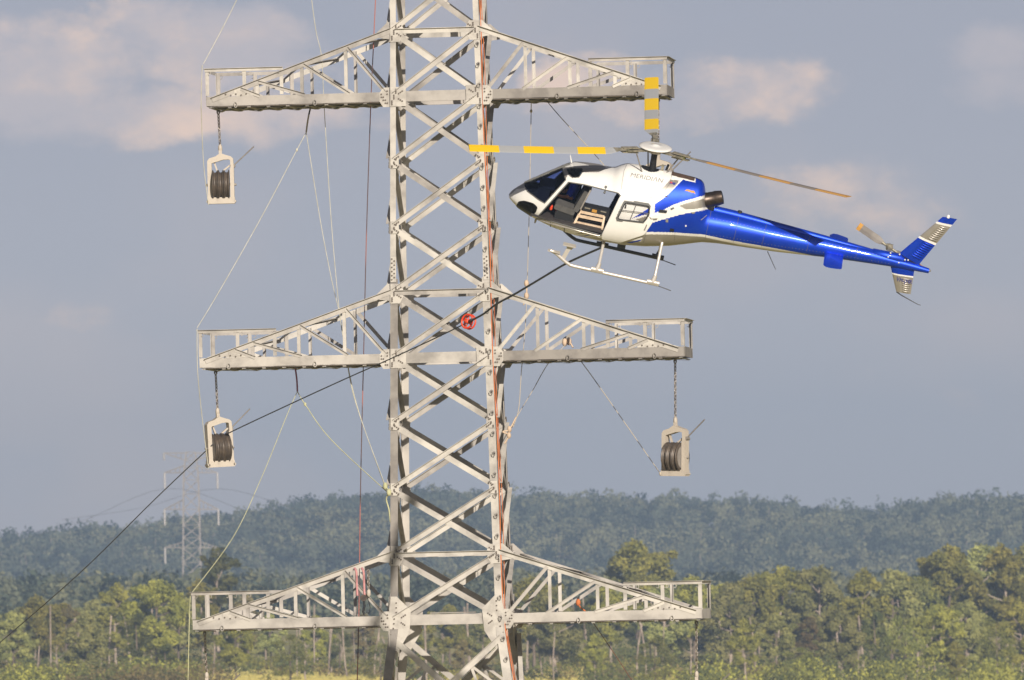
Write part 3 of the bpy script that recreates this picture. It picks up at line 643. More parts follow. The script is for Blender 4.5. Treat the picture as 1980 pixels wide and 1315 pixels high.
H_star = (~PORT) & (FV < -1.03) & (FV > -2.06) & (FU > -1.55) & (FU < -.52 - (FV + 1.03) * -.28) & (FN[..., 1] > .25)
H_star |= (~PORT) & (FV < -1.05) & (FV > -1.5) & (FU > -1.88 + (-1.05 - FV) * .9) & (FU < -1.62) & (FN[..., 1] > .25)
W_front = reg(ws_poly) & (np.abs(FWd) > .035) & (FU < -1.93)
W_sky = reg(sky_poly) & (np.abs(FWd) > .2); W_chin = reg(chin_poly) & (np.abs(FWd) > .05) & (FU < -2.3)
mats = [M['white'], M['blue'], M['silver'], M['brown'], M['orange'], M['black'], M['flagblue'], M['flagred'], M['grey']]
mi = np.zeros(FU.shape, int)
def paint(poly, k, cond=True):
    global mi
    mi = np.where(reg(poly) & cond, k, mi)
# aft belly silver and white seam
seamZ = [z2(p) for p in ((540, 690), (760, 690), (1000, 695), (1480, 728), (1980, 835))] + [z5(p) for p in ((200, 690), (400, 722), (700, 772), (860, 800))]
paint(seamZ + [(4.7, -2.2), (2, -2.6), (0, -2.9)] + [z2(p) for p in ((360, 1000), (420, 880), (490, 800))], 2)
paint([z2(p) for p in ((480, 800), (-700, 700), (-900, 560), (-1000, 700), (-800, 1200), (400, 1200))], 2, FN[..., 2] < -.55)  # forward belly: underside shading put into the colour, silver on downward faces
paint([z2(p) for p in ((120, 792), (360, 735), (545, 676), (520, 735), (180, 815))], 2)
paint([z2(p) for p in ((255, 822), (505, 768), (480, 795), (330, 828))], 1)
paint([z7(p) for p in ((480, 40), (640, 42), (720, 22), (700, 8), (790, 20), (650, 50), (520, 52))], 1)
paint([z7(p) for p in ((640, 0), (700, 8), (600, 22), (480, 20))], 2)
# blue lower body and boom
seamB = [z2(p) for p in ((565, 652), (750, 652), (1000, 657), (1480, 688), (1980, 793))] + [z5(p) for p in ((200, 665), (400, 700), (700, 755), (850, 790))]
blueL = [z2(p) for p in ((635, 515), (760, 475), (900, 436), (1130, 370), (1440, 312), (1590, 275), (1650, 245))] + [(1.62, -.9), (4, -.9), (7.3, -1.0), (7.3, -1.8)] + seamB[::-1]
paint(blueL, 1)
# blue rear cowling
paint([z3(p) for p in ((880, 785), (1058, 825), (1062, 700), (1160, 700), (1240, 800), (1230, 980), (1205, 1003), (1000, 1060), (890, 1088), (740, 1142), (600, 1217), (480, 1257), (482, 1135), (620, 1040), (740, 930), (820, 842))], 1)
paint([z3(p) for p in ((704, 783), (824, 798), (800, 845), (700, 945), (620, 1002), (582, 1002), (522, 972), (600, 900))], 2)
paint([z3(p) for p in ((490, 1003), (556, 1032), (500, 1087), (444, 1062))], 2)
paint([z2(p) for p in ((1100, 235), (1180, 205), (1520, 108), (1532, 255), (1290, 292), (1200, 290))], 2)
paint([z3(p) for p in ((726, 672), (1052, 752), (1040, 805), (710, 722))], 3, FU > .4)
paint([z3(p) for p in ((735, 630), (1066, 710), (1052, 756), (722, 676))], 5, FU > .4)
paint([z3(p) for p in ((930, 917), (1040, 947), (1060, 990), (908, 942))], 4, PORT)
paint([z3(p) for p in ((700, 812), (778, 830), (765, 862), (684, 842))], 6, PORT); paint([z3(p) for p in ((700, 812), (735, 820), (725, 842), (690, 836))], 7, PORT)
paint([z3(p) for p in ((625, 1012), (668, 1010), (660, 1045), (632, 1040))], 5, PORT)
# nose and roof silver
paint([z4(p) for p in ((140, 500), (140, 380), (330, 250), (336, 392), (240, 402), (168, 470))], 2)
paint([z4(p) for p in ((792, 120), (835, 145), (1090, 125), (1400, 150), (1310, 165), (1215, 206), (1032, 207), (985, 274), (905, 278), (850, 235), (826, 300))], 2, FU < -.8)
paint([z4(p) for p in ((870, 60), (1060, 60), (1060, 88), (870, 84))], 5, FU < -1.4)
# stripe seen through the sliding door's window
paint([z2(p) for p in ((330, 442), (620, 268), (640, 350), (400, 420))], 1, PORT); paint([z2(p) for p in ((400, 452), (600, 392), (580, 480), (480, 490))], 2, PORT)
paint([z2(p) for p in ((232, 215), (255, 220), (245, 280), (222, 275))], 5, PORT)
# rotor mast well in the cowling roof
WELL = ((FU + .02) ** 2 / .235 ** 2 + FWd ** 2 / .21 ** 2 < 1) & (FV > -.9)
mi = np.where(WELL, 5, mi)
HOLES = H_door | H_star | W_front | W_sky | W_chin
def patch(name, mask, matlist, parent, off=0.0, midx=None, smooth=True, both=False):
    idx = np.argwhere(mask); 
    i, j = idx[:, 0], idx[:, 1]; j2 = (j + 1) % NA; n = NA
    q = np.stack([i * n + j, i * n + j2, (i + 1) * n + j2, (i + 1) * n + j], 1)
    u_, inv = np.unique(q, return_inverse=True); V = (PTS + NRM * off).reshape(-1, 3)[u_]; q = inv.reshape(-1, 4)
    me = bpy.data.meshes.new(name); me.from_pydata(V.tolist(), [], q.tolist())
    for m in matlist: me.materials.append(m)
    if midx is not None: me.polygons.foreach_set('material_index', midx[mask].astype(np.int32))
    me.polygons.foreach_set('use_smooth', [smooth] * len(q))
    # keep the loft's own normals across part borders
    me.normals_split_custom_set_from_vertices(NRM.reshape(-1, 3)[u_].tolist())
    o = bpy.data.objects.new(name, me); COL.objects.link(o); o.parent = parent; return o
cowlline = [(-.82, -.60), (-.6, -.95), (0, -1.0), (.6, -1.02), (1.0, -1.15), (1.6, -1.0), (1.6, 0), (-.82, 0)]
COWL = reg(cowlline) & (FU < 1.56); BOOM = FU > 1.62
fus = patch('fuselage', ~HOLES & ~COWL & ~BOOM, mats, heli, 0, mi)
cowl = patch('engine_cowling', ~HOLES & COWL & ~BOOM, mats, heli, 0, mi)
boom = patch('tail_boom', ~HOLES & BOOM, mats, heli, 0, mi)
patch('windshield', W_front, [M['wglass']], heli); patch('roof_window', W_sky, [M['teal']], heli); patch('chin_window', W_chin, [M['dglass']], heli)
patch('cabin_lining', ~HOLES & (FU > -3.0) & (FU < -.3) & (FV < -.78) & ~(reg(ws_poly) & (FU < -1.93)), [M['lining']], heli, -.03)
def surf(a, h):          # port-side surface point and normal at (station, height)
    i = int(np.clip(np.searchsorted(us, a), 1, len(us) - 1)); t = (a - us[i - 1]) / (us[i] - us[i - 1]); out = []
    for arr in (PW, PV, NRM[..., 0], NRM[..., 1], NRM[..., 2]):
        r = []
        for q in (i - 1, i):
            hh = (PV[q] * cR + PW[q] * sR)[:NA // 2]; k0 = int(hh.argmax()); k1 = int(hh.argmin())
            hs = hh[k0:k1 + 1][::-1]; r.append(np.interp(h, hs, arr[q][:NA // 2][k0:k1 + 1][::-1]))
        out.append(r[0] * (1 - t) + r[1] * t)
    return Vector((a, out[0], out[1])), unit(out[2:])
def trim(name, poly, r, m, parent, off=.0, closed=True):
    pts = []; n = len(poly)
    for i in range(n if closed else n - 1):
        p, q = poly[i], poly[(i + 1) % n]; k = max(1, int(math.hypot(q[0] - p[0], q[1] - p[1]) / .04))
        for j in range(k):
            c, nn = surf(p[0] + (q[0] - p[0]) * j / k, p[1] + (q[1] - p[1]) * j / k); pts.append(c + nn * off)
    mb = MB(M[m]); mb.tube(pts, r, 6, 0, closed); return mb.build(name, parent)
trim('door_seal', door_poly, .017, 'grey', fus); trim('chin_seal', chin_poly, .010, 'black', fus)
ws_edge = [z4(p) for p in ((795, 150), (793, 185), (828, 300), (575, 577), (505, 537), (372, 435), (336, 375))]
trim('windshield_seal', ws_edge, .014, 'grey', fus, 0, False); trim('roof_window_seal', sky_poly, .010, 'grey', fus)
# windshield centre post and upper edge
pts = []
for a in np.linspace(-2.93, -1.95, 16):
    i = int(np.searchsorted(us, a)); pts.append(Vector((a, 0, PV[i, 0] + .008)))
mb = MB(M['grey']); mb.tube(pts, .035, 6); mb.build('centre_post', fus)
# sliding door pushed back: an outer skin with its window
SL = reg(slide_poly) & PORT & (FN[..., 1] < -.1)
WI, WO = reg(wini_poly), reg(wino_poly)
door = patch('sliding_door', SL & ~WO, [M['white']], heli, .055)
patch('window_frame', SL & WO & ~WI, [M['grey']], door, .062); patch('window_pane', SL & WI, [M['clear']], door, .058)
trim('door_edge', slide_poly, .022, 'white', door, .035)
trim('frame_edge', wini_poly, .012, 'black', door, .062)
mb = MB(M['grey'])
for a, c in (((410, 215), (310, 455)), ((185, 300), (605, 352))):
    pts = []
    for t in np.linspace(0, 1, 12):
        p, n_ = surf(*z2((a[0] + (c[0] - a[0]) * t, a[1] + (c[1] - a[1]) * t))); pts.append(p + n_ * .064)
    mb.tube(pts, .010, 5)
mb.build('window_divider', door)
def slab(poly, off, th_, m, name, parent):
    mb = MB(M[m]); pts = [surf(*p) for p in poly]; n = len(pts)
    mb.add([p + nn * off for p, nn in pts] + [p + nn * (off + th_) for p, nn in pts], [tuple(range(n)), tuple(range(n, 2 * n))] + [(i, n + i, n + (i + 1) % n, (i + 1) % n) for i in range(n)])
    return mb.build(name, parent)
slab([z2(p) for p in ((525, 605), (545, 610), (580, 525), (570, 515))], .05, .02, 'dull', 'door_handle', door)
slab([z2(p) for p in ((620, 400), (700, 375), (760, 390), (740, 420), (640, 425))], .05, .05, 'white', 'door_rail_end', door)
slab([z2(p) for p in ((785, 292), (905, 308), (890, 345), (765, 335))], 0, .03, 'black', 'air_scoop', fus)
slab([z2(p) for p in ((955, 590), (1015, 600), (1010, 640), (945, 632))], 0, .02, 'black', 'vent', fus)
slab([z2(p) for p in ((880, 445), (920, 445), (920, 495), (880, 492))], 0, .015, 'silver', 'latch', fus)
slab([z2(p) for p in ((1290, 335), (1350, 325), (1345, 350), (1300, 355))], 0, .025, 'silver', 'latch', fus)
slab([z2(p) for p in ((1440, 455), (1535, 380), (1542, 386), (1448, 462))], 0, .012, 'silver', 'latch', fus)
slab([z2(p) for p in ((1192, 540), (1215, 540), (1215, 562), (1192, 562))], 0, .012, 'white', 'latch', fus)
slab([z2(p) for p in ((955, 275), (1005, 255), (1020, 275), (965, 305))], 0, .012, 'grey', 'latch', fus)
# belly lip under the door sill with its seams
mb = MB(M['grey'])
for p in ((350, 945), (620, 1030)):
    q = z6(p); pts = [surf(q[0] + t * .02, q[1] - t * .10) for t in np.linspace(-.4, 1, 5)]; mb.tube([c + nn * .004 for c, nn in pts], .012, 5)
mb.build('sill_hinge', fus)
sill = [z6(p) for p in ((70, 830), (350, 930), (700, 1020), (1000, 1100), (1320, 1180))]
trim('door_sill', sill, .022, 'silver', fus, .015, False)
p, n_ = surf(*z6((55, 880))); mb = MB(M['silver']); mb.tube([p, p + n_ * .03 + Vector((0, 0, -.07))], [.03, .018], 6); mb.build('tow_ring', fus)
q = z6((1425, 230)); p, n_ = surf(*q); mb = MB(M['grey']); mb.lathe(p, n_, [(0, .035), (.03, .035)], 10); mb.tube([p + n_ * .02, p + n_ * .03 + Vector((0, 0, -.13))], .012, 5); mb.lathe(p + Vector((0, 0, -.14)), n_, [(0, .03), (.04, .03)], 10); mb.build('door_stop', fus)
def seam(pts_, name='panel_seam', par=None, r=.0055):
    pts = []
    for (a, c) in zip(pts_[:-1], pts_[1:]):
        k = max(2, int(math.hypot(c[0] - a[0], c[1] - a[1]) / .05))
        for j in range(k):
            p, nn = surf(a[0] + (c[0] - a[0]) * j / k, a[1] + (c[1] - a[1]) * j / k); pts.append(p + nn * .001)
    mb = MB(M['grey']); mb.tube(pts, r, 4); mb.build(name, par)
for st in (1.66, 2.35, 3.05, 4.15, 5.35): 
    h0, h1 = float(np.interp(st, us, hT)) - .03, float(np.interp(st, us, hB)) + .03; seam([(st, h0), (st, h1)], par=boom)
seam([z1((925, 275)), z1((900, 330)), z1((885, 420)), z1((880, 490))], par=cowl); seam([z1((1240, 340)), z1((1225, 420)), z1((1150, 520))], par=cowl)
seam([z1((880, 480)), z1((1000, 490)), z1((1120, 530))], par=cowl, r=.004); seam([z1((1100, 590)), z1((1035, 850))], par=fus); seam([z1((1260, 770)), z1((1255, 840))], par=fus, r=.004)
mb = MB(M['silver'])
for st in np.arange(1.75, 6.2, .085):
    for f in (.30, .78):
        h = float(np.interp(st, us, hT)) * (1 - f) + float(np.interp(st, us, hB)) * f; p, nn = surf(st, h); mb.lathe(p, nn, [(-.002, .009), (.003, .007)], 5)
mb.build('rivet_row', boom)
# lettering
def letter(text, size, p0, p1, m, name, parent, squash=1.0, off=.004, fn=None):
    cu = bpy.data.curves.new(name, 'FONT'); cu.body = text; cu.size = 1; cu.resolution_u = 4; cu.offset = size
    o = bpy.data.objects.new('tmp', cu); COL.objects.link(o); bpy.context.view_layer.update()
    me = bpy.data.meshes.new_from_object(o.evaluated_get(bpy.context.evaluated_depsgraph_get())); bpy.data.objects.remove(o)
    bm = bmesh.new(); bm.from_mesh(me); bmesh.ops.triangulate(bm, faces=bm.faces); bmesh.ops.subdivide_edges(bm, edges=bm.edges, cuts=1)
    x0 = min(v.co.x for v in bm.verts); x1 = max(v.co.x for v in bm.verts); y1 = max(v.co.y for v in bm.verts)
    a0, a1 = Vector(p0), Vector(p1); d = a1 - a0; nn = Vector((-d.y, d.x)); nn.normalize()
    for v in bm.verts:
        s_, t_ = (v.co.x - x0) / (x1 - x0), v.co.y / y1; q = a0 + d * s_ + nn * (t_ * squash) + unit(d) * (t_ * squash * .15 if fn is None else 0)
        if fn: v.co = fn(q)
        else:
            p, nr = surf(q.x, q.y); v.co = p + nr * off
    bm.to_mesh(me); bm.free(); me.materials.clear(); me.materials.append(M[m])
    o = bpy.data.objects.new(name, me); COL.objects.link(o); o.parent = parent; return o
letter('MERIDI\u039bN', -.012, z3((137, 745)), z3((585, 832)), 'letter', 'lettering', cowl, .105)
# rotor head -----------------------------------------------------------------
TL = R(4.1); RN = Vector((-math.sin(TL), 0, math.cos(TL))); RA = Vector((math.cos(TL), 0, math.sin(TL))); RF = Vector((0, 1, 0))
mb = MB(M['hub'], M['black'], M['white']); mb.lathe(RN * -.98, RN, [(0, .20), (.16, .19), (.20, .15)], 16, 1); mb.lathe(RN * -.78, RN, [(0, .13), (.15, .10), (.5, .075), (.72, .075)], 16, 1); mb.build('rotor_mast', heli)
mb = MB(M['hub']); mb.lathe(RN * -.66, RN, [(0, .21), (.03, .23), (.09, .23), (.11, .16)], 20); mb.box(RN * -.5 + RA * .24, .07, .05, .26); mb.box(RN * -.56 + RA * .33 + RF * -.05, .26, .04, .05); mb.build('swashplate', heli)
mb = MB(M['hub']); mb.lathe(RN * -.05, RN, [(-.05, .15), (0, .2), (.04, .2), (.06, .12)], 20)
AZ = (93.5, -26.5, 213.5)
for q in AZ:
    d = RA * math.cos(R(q)) + RF * math.sin(R(q)); t = RN.cross(d)
    mb.bar(d * .12, d * .82 + RN * .015, t, RN, .20, .035, 0, -.02); mb.bar(d * .5 + RN * .05, d * .95 + RN * .06, t, RN, .13, .025); mb.bar(d * .5 - RN * .07, d * .95 - RN * .04, t, RN, .13, .025)
mb.build('rotor_hub', heli)
mb = MB(M['white']); mb.lathe(RN * .03, RN, [(0, .33), (.012, .41), (.03, .405), (.05, .34), (.06, .22), (.064, .10), (.085, .07), (.09, .0)], 32); mb.build('hub_cap', heli)
for i, q in enumerate(AZ):
    d = RA * math.cos(R(q)) + RF * math.sin(R(q)); t = RN.cross(d); d2 = d * math.cos(R(1.7)) + RN * math.sin(R(1.7)); n2_ = RN * math.cos(R(1.7)) - d * math.sin(R(1.7))
    mb = MB(M['olive']); mb.box(d * .80 + t * .0, .09, .09, .13, 0, Matrix((d, t, RN)).transposed()); mb.build('damper', heli)
    mb = MB(M['dull']); e_ = d * .62 + t * .17; mb.tube([e_ - RN * .05, e_ * .55 - RN * .56], .018, 6); mb.build('pitch_link', heli)
    # blade: airfoil section swept along d2, pitched with leading edge (towards -t, clockwise seen from above) up
    pt = R(9); le = -t * math.cos(pt) + n2_ * math.sin(pt); nb = n2_ * math.cos(pt) + t * math.sin(pt)
    sec = [(-.26, .0), (-.22, .010), (-.05, .02), (.06, .022), (.085, .008), (.09, 0), (.085, -.008), (.06, -.014), (-.05, -.012), (-.22, -.004)]
    skew = .15 if q > 200 else 0.0
    rr = [(.78, .30), (1.0, .32), (1.2, .62), (1.42, 1.0)] + [(x, 1.0) for x in (1.48, 2.27, 2.95, 3.8, 4.5, 5.345)]
    mb = MB(M['blade'] if q > 0 else M['bladeb'], M['yellow'] if q > 0 else M['oband'], M['hub']); rings = []  # one blade takes darker copies of the blade and band colours
    for r_, c_ in rr:
        w_ = .004 * (r_ - 1) ** 2
        rings.append([d2 * (r_ + (skew * (.09 - x) / .35 - .075 * (skew > 0)) * (r_ > 1.45)) + le * (x * c_) + nb * (z_ * (1 if c_ > .9 else 1.3)) + RN * w_ * 1.0 for x, z_ in sec])
    n = len(sec); vs = [v for rg in rings for v in rg]
    for k in range(len(rr) - 1):
        col = 1 if rr[k][0] in (1.48, 2.95, 4.5) else (2 if k < 2 else 0)
        fs = [(k * n + j, k * n + (j + 1) % n, (k + 1) * n + (j + 1) % n, (k + 1) * n + j) for j in range(n)]
        o_ = len(mb.v); mb.add([vs[x] for x in range(k * n, (k + 2) * n)], [tuple(a - k * n for a in f) for f in fs], col, False)
    mb.add(rings[0], [tuple(range(n))], 2); mb.add(rings[-1], [tuple(range(n))], 1)
    mb.build('rotor_blade', heli)
# exhaust, intake box, antennas
ex0 = loc(1362, 388, -.05); exd = unit(loc(1398, 381, -.05) - ex0)
mb = MB(M['exhaust'], M['black']); L_ = .46; mb.lathe(ex0, exd, [(-.05, .19), (.08, .195), (.10, .185), (.2, .187), (.22, .18), (.30, .19), (L_, .165)], 24); mb.lathe(ex0 + exd * (L_ + .001), exd, [(0, .145), (.004, .14)], 20, 1); mb.build('exhaust_pipe', heli)
mb = MB(M['black']); p = loc(1370, 397, 0); mb.box(p, .3, .3, .12); mb.build('exhaust_mount', heli)
mb = MB(M['white']); a = loc(1105, 314, .1); mb.tube([a, loc(1102.5, 299, .1)], [.022, .010], 6); mb.build('antenna', heli)
mb = MB(M['black']); mb.tube([loc(1288, 330, .1), loc(1293, 318, .1)], .03, 6); mb.build('antenna', heli)
mb = MB(M['black']); p = loc(1430, 415, 0) ; mb.lathe(p, (0, 0, 1), [(-.03, .07), (.05, .07), (.10, .05)], 14); mb.build('beacon_light', heli)
mb = MB(M['darkskid']); mb.tube([loc(1485, 486, -.1), loc(1501, 521, -.1)], [.012, .007], 5); mb.build('antenna', heli)
# tail ------------------------------------------------------------------------
def finshape(pts, fmat, w0, thick, name, bands=(), n=28):
    """flat fin; pts: leading bottom, leading top, trailing top, trailing bottom in survey px; bands: list of (t0,t1,material)"""
    lb, ltp, ttp, tb = [loc(*p, w0) for p in pts]; mats_ = [M[fmat]]; mb = MB(*([M[fmat]] + [M[b_[2]] for b_ in bands]))
    rows = sorted({0.0, 1.0} | {b_[0] for b_ in bands} | {b_[1] for b_ in bands} | set(np.linspace(0, 1, 9)))
    prof = [(0, 0), (.08, .55), (.3, 1), (.6, .75), (1, .12)]; sec = prof + [(x, -z) for x, z in prof[1:][::-1]]; m = len(sec)
    for r0, r1 in zip(rows[:-1], rows[1:]):
        k = 0
        for bi, b_ in enumerate(bands):
            if b_[0] <= (r0 + r1) / 2 <= b_[1]: k = bi + 1
        vs = []
        for r_ in (r0, r1):
            L0 = lb.lerp(ltp, r_); T0 = tb.lerp(ttp, r_)
            for x, z in sec: vs.append(L0.lerp(T0, x) + Vector((0, z * thick / 2 * (1 - .35 * r_), 0)))
        mb.add(vs, [(j, (j + 1) % m, m + (j + 1) % m, m + j) for j in range(m)], k, False)
        for q, rr_ in ((0, r0), (m, r1)):
            if rr_ in (0.0, 1.0): mb.add(vs[q:q + m], [tuple(range(m))], k)
    return mb.build(name, heli), (lb, ltp, ttp, tb)
fin, fq = finshape(((1741, 489), (1823, 419.5), (1851, 424), (1778, 512)), 'blue', 0, .10, 'tail_fin', ((.43, .47, 'white'), (.47, .83, 'silver'), (.83, .875, 'white')))
lfin, lq = finshape(((1723, 512), (1735, 563.5), (1763, 569), (1770, 520)), 'blue', 0, .10, 'lower_fin', ((.29, .345, 'white'), (.345, 1.0, 'silver')))
def louvre(fq, r_, x0, x1, parent, m):
    lb, ltp, ttp, tb = fq; L0 = lb.lerp(ltp, r_); T0 = tb.lerp(ttp, r_ ); a, c = L0.lerp(T0, x0), L0.lerp(T0, x1)
    mb = MB(M[m]); o_ = Vector((0, -.042 * (1 - .35 * r_), 0)); mb.tube([a + o_, a.lerp(c, .15) + o_ * 1.25, a.lerp(c, .85) + o_ * .85, c + o_ * .35], [.006, .017, .016, .006], 6); mb.build('louvre', parent)
for r_ in np.linspace(.10, .40, 8): louvre(fq, r_, .42, .93, fin, 'blue')
for r_ in np.linspace(.51, .79, 8): louvre(fq, r_, .40, .93, fin, 'silver')
for r_ in np.linspace(.44, .93, 7): louvre(lq, r_, .42, .92, lfin, 'silver')
letter('VH-JHR', 0.0, ah((1734.5, 543)), ah((1765, 549.5)), 'letterb', 'lettering', lfin, .10, fn=lambda q: Vector((q.x, -.058, (q.y + .058 * sR) / cR)))
mb = MB(M['white']); mb.lathe(loc(1834, 420, 0), (0, 0, 1), [(-.02, .04), (.05, .035), (.06, .01)], 10); mb.build('tail_light', heli)
mb = MB(M['silver']); mb.lathe(loc(1797.5, 523, 0), (1, 0, 0), [(0, .05), (.03, .03), (.06, .008)], 10); mb.build('tail_cone_light', heli)
mb = MB(M['darkskid']); mb.tube([loc(1736, 564, 0), loc(1744, 570, 0), loc(1765, 582, 0), loc(1778, 589, 0), loc(1783, 590, 0)], [.022, .016, .012, .010, .008], 6); mb.build('tail_skid', heli)
mb = MB(M['blue'])        # drive shaft cover and gearbox fairing along the boom top
pts = [loc(1382, 402, 0), loc(1420, 411, 0), loc(1500, 432, 0), loc(1610, 461, 0), loc(1692, 484, 0)]
mb.tube([p - Vector((0, 0, .06)) for p in pts], [.12, .12, .105, .09, .08], 10); mb.build('drive_shaft_cover', heli)
mb = MB(M['blue']); g0 = loc(1690, 483, 0) - Vector((0, 0, .09)); g1 = loc(1742, 494, 0) - Vector((0, 0, .08))
mb.tube([g0 - Vector((.04, 0, .0)), g0, g0.lerp(g1, .5), g1, g1 + Vector((.2, 0, -.06))], [.07, .125, .125, .12, .05], 12); mb.build('gearbox_fairing', heli)
mb = MB(M['white'])
for p in ((1723, 489.5), (1740.5, 492), (1718.5, 497), (1739, 508), (1751, 502.5), (1757, 503)):
    a, h = ah(p); mb.ball(Vector((a, -.12, (h + .12 * sR) / cR)), .022, 8)
mb.build('fairing_fastener', heli)
for sgn in (-1, 1):          # tailplane halves
    mb = MB(M['blue']); px = ((1594, 492), (1629.5, 496)) if sgn < 0 else ((1607, 466), (1642, 475)); w1 = 1.27
    a0 = z5((870, 720))[0] if 0 else 4.80 - .21; sec = [(-.22, 0), (-.17, .028), (-.05, .036), (.1, .02), (.24, .004), (.1, -.012), (-.05, -.02), (-.17, -.018)]
    base_ = loc(1612, 495, -.2); u0 = ah((1607, 519))[0] if sgn < 0 else ah((1626, 455))[0]
    z0 = (ah((1607, 518))[1] + 1.27 * sR) / cR if sgn < 0 else (ah((1626, 455))[1] - 1.27 * sR) / cR
    vs = []
    for w_, cc, dz in ((.08, 1.0, 0), (1.20, 1.0, 0), (1.27, .86, 0)):
        for x, z_ in sec: vs.append((u0 + x * cc, sgn * w_, z0 + z_))
    m = len(sec); mb.add(vs, [(r_ * m + j, r_ * m + (j + 1) % m, (r_ + 1) * m + (j + 1) % m, (r_ + 1) * m + j) for r_ in (0, 1) for j in range(m)]); mb.add(vs[2 * m:], [tuple(range(m))])
    mb.build('tailplane', heli)
# tail rotor on the starboard side
tc_ = loc(1722, 478, .34); a_, h_ = ah((1662, 437)); tip = Vector((a_, .34, (h_ - .34 * sR) / cR)); td = unit(tip - tc_)
mb = MB(M['hub']); mb.lathe(tc_ - Vector((0, .26, 0)), (0, 1, 0), [(0, .05), (.2, .05), (.21, .09), (.30, .09), (.31, .05), (.36, .03)], 14); mb.tube([tc_ + td * -.22, tc_ + td * .22], .035, 8); mb.box(tc_ + Vector((.0, -.03, .07)), .16, .05, .05); mb.build('tail_rotor_hub', heli)
for sg in (1, -1):
    d = td * sg; pr = Vector((d.z, 0, -d.x)); mb = MB(M['dull'], M['orange'])
    xs_ = [(.16, .03), (.26, .075), (.34, .095), (.84, .095), (.935, .095)]
    for k in range(len(xs_) - 1):
        vs = []
        for r_, c_ in xs_[k:k + 2]:
            for s1, s2 in ((-1, -.2), (0, -1), (1, -.2), (1, .2), (0, 1), (-1, .2)): vs.append(tc_ + d * r_ + pr * (s1 * c_) + Vector((0, s2 * .014 + s1 * c_ * .15, 0)))
        mb.add(vs, [(j, (j + 1) % 6, 6 + (j + 1) % 6, 6 + j) for j in range(6)] + [tuple(range(6)), tuple(range(6, 12))], 1 if k == 3 else 0)
    mb.build('tail_rotor_blade', heli)
# landing gear ---------------------------------------------------------------
WS = 1.08
near = [loc(1064, 484.5, -WS), loc(1074, 489.5, -WS), loc(1091, 504.5, -WS), loc(1100, 511, -WS), loc(1108, 514.5, -WS), loc(1153, 524.5, -WS), loc(1261, 548.5, -WS), loc(1273, 551.2, -WS)]
for sgn in (-1, 1):
    P2 = [Vector((p.x, sgn * WS, p.z)) for p in near]; mm = 'alu' if sgn < 0 else 'darkskid'
    mb = MB(M[mm]); mb.tube(smooth_path(P2, 4), .042, 10); sk = mb.build('skid_tube', heli)
    mb = MB(M['darkskid']); mb.tube([P2[-1] - Vector((.05, 0, .02)), P2[-1] + Vector((.33, 0, -.075))], .013, 6); mb.build('tail_spring', sk)
    if sgn < 0:
        mb = MB(M['alu']); a, c = loc(1059, 483.5, -WS), loc(1083, 489, -WS); mb.bar(a, c, (0, 1, 0), (0, 0, 1), .16, .02); mb.plate([loc(1063, 486, -WS - .01), loc(1080, 489.5, -WS - .01), loc(1074, 492, -WS - .01)], (0, 1, 0), .02); mb.build('toe_plate', sk)
        mb = MB(M['alu']); a, c = loc(1087.5, 502, -WS), loc(1101.5, 477, -WS); mb.bar(a, c, (1, 0, 0), (0, 1, 0), .10, .03); a, c = loc(1089, 471.5, -WS), loc(1113.5, 477, -WS)
        mb.bar(a, c, (0, 1, 0), (0, 0, 1), .22, .025); mb.plate([loc(1093, 474, -WS - .01), loc(1111, 478, -WS - .01), loc(1104, 484, -WS - .01), loc(1099, 483, -WS - .01)], (0, 1, 0), .025); mb.build('boarding_step', sk)
for (p0, p1) in (((1167, 470), (1154, 522)), ((1279, 476), (1262, 546))):
    q = loc(*p1, -WS); t = loc(*p0, -.55); cr = []
    for sgn in (-1, 1):
        cr += ([Vector((q.x, sgn * WS, q.z)), Vector((q.x + .02, sgn * (WS - .03), q.z + .12)), Vector((t.x, sgn * .58, t.z + .02)), Vector((t.x, sgn * .42, t.z + .12))][::(1 if sgn < 0 else -1)])
    mb = MB(M['alu']); mb.tube(smooth_path(cr, 5), .038, 10); mb.build('cross_tube', heli)
    for sgn in (-1, 1):
        mb = MB(M['alu'] if sgn < 0 else M['darkskid']); b0 = Vector((q.x, sgn * WS, q.z)); d = unit(near[6] - near[5]); mb.tube([b0 - d * .14, b0 + d * .16], .056, 10); mb.tube([b0, b0 + Vector((.03, -sgn * .03, .18))], [.07, .045], 8); mb.build('skid_saddle', heli)
mb = MB(M['darkskid']); mb.box(loc(1203, 472, .1), .2, .2, .16); mb.tube([loc(1203, 470, .1), loc(1203, 480, .1)], .04, 8); mb.build('cargo_hook', heli)
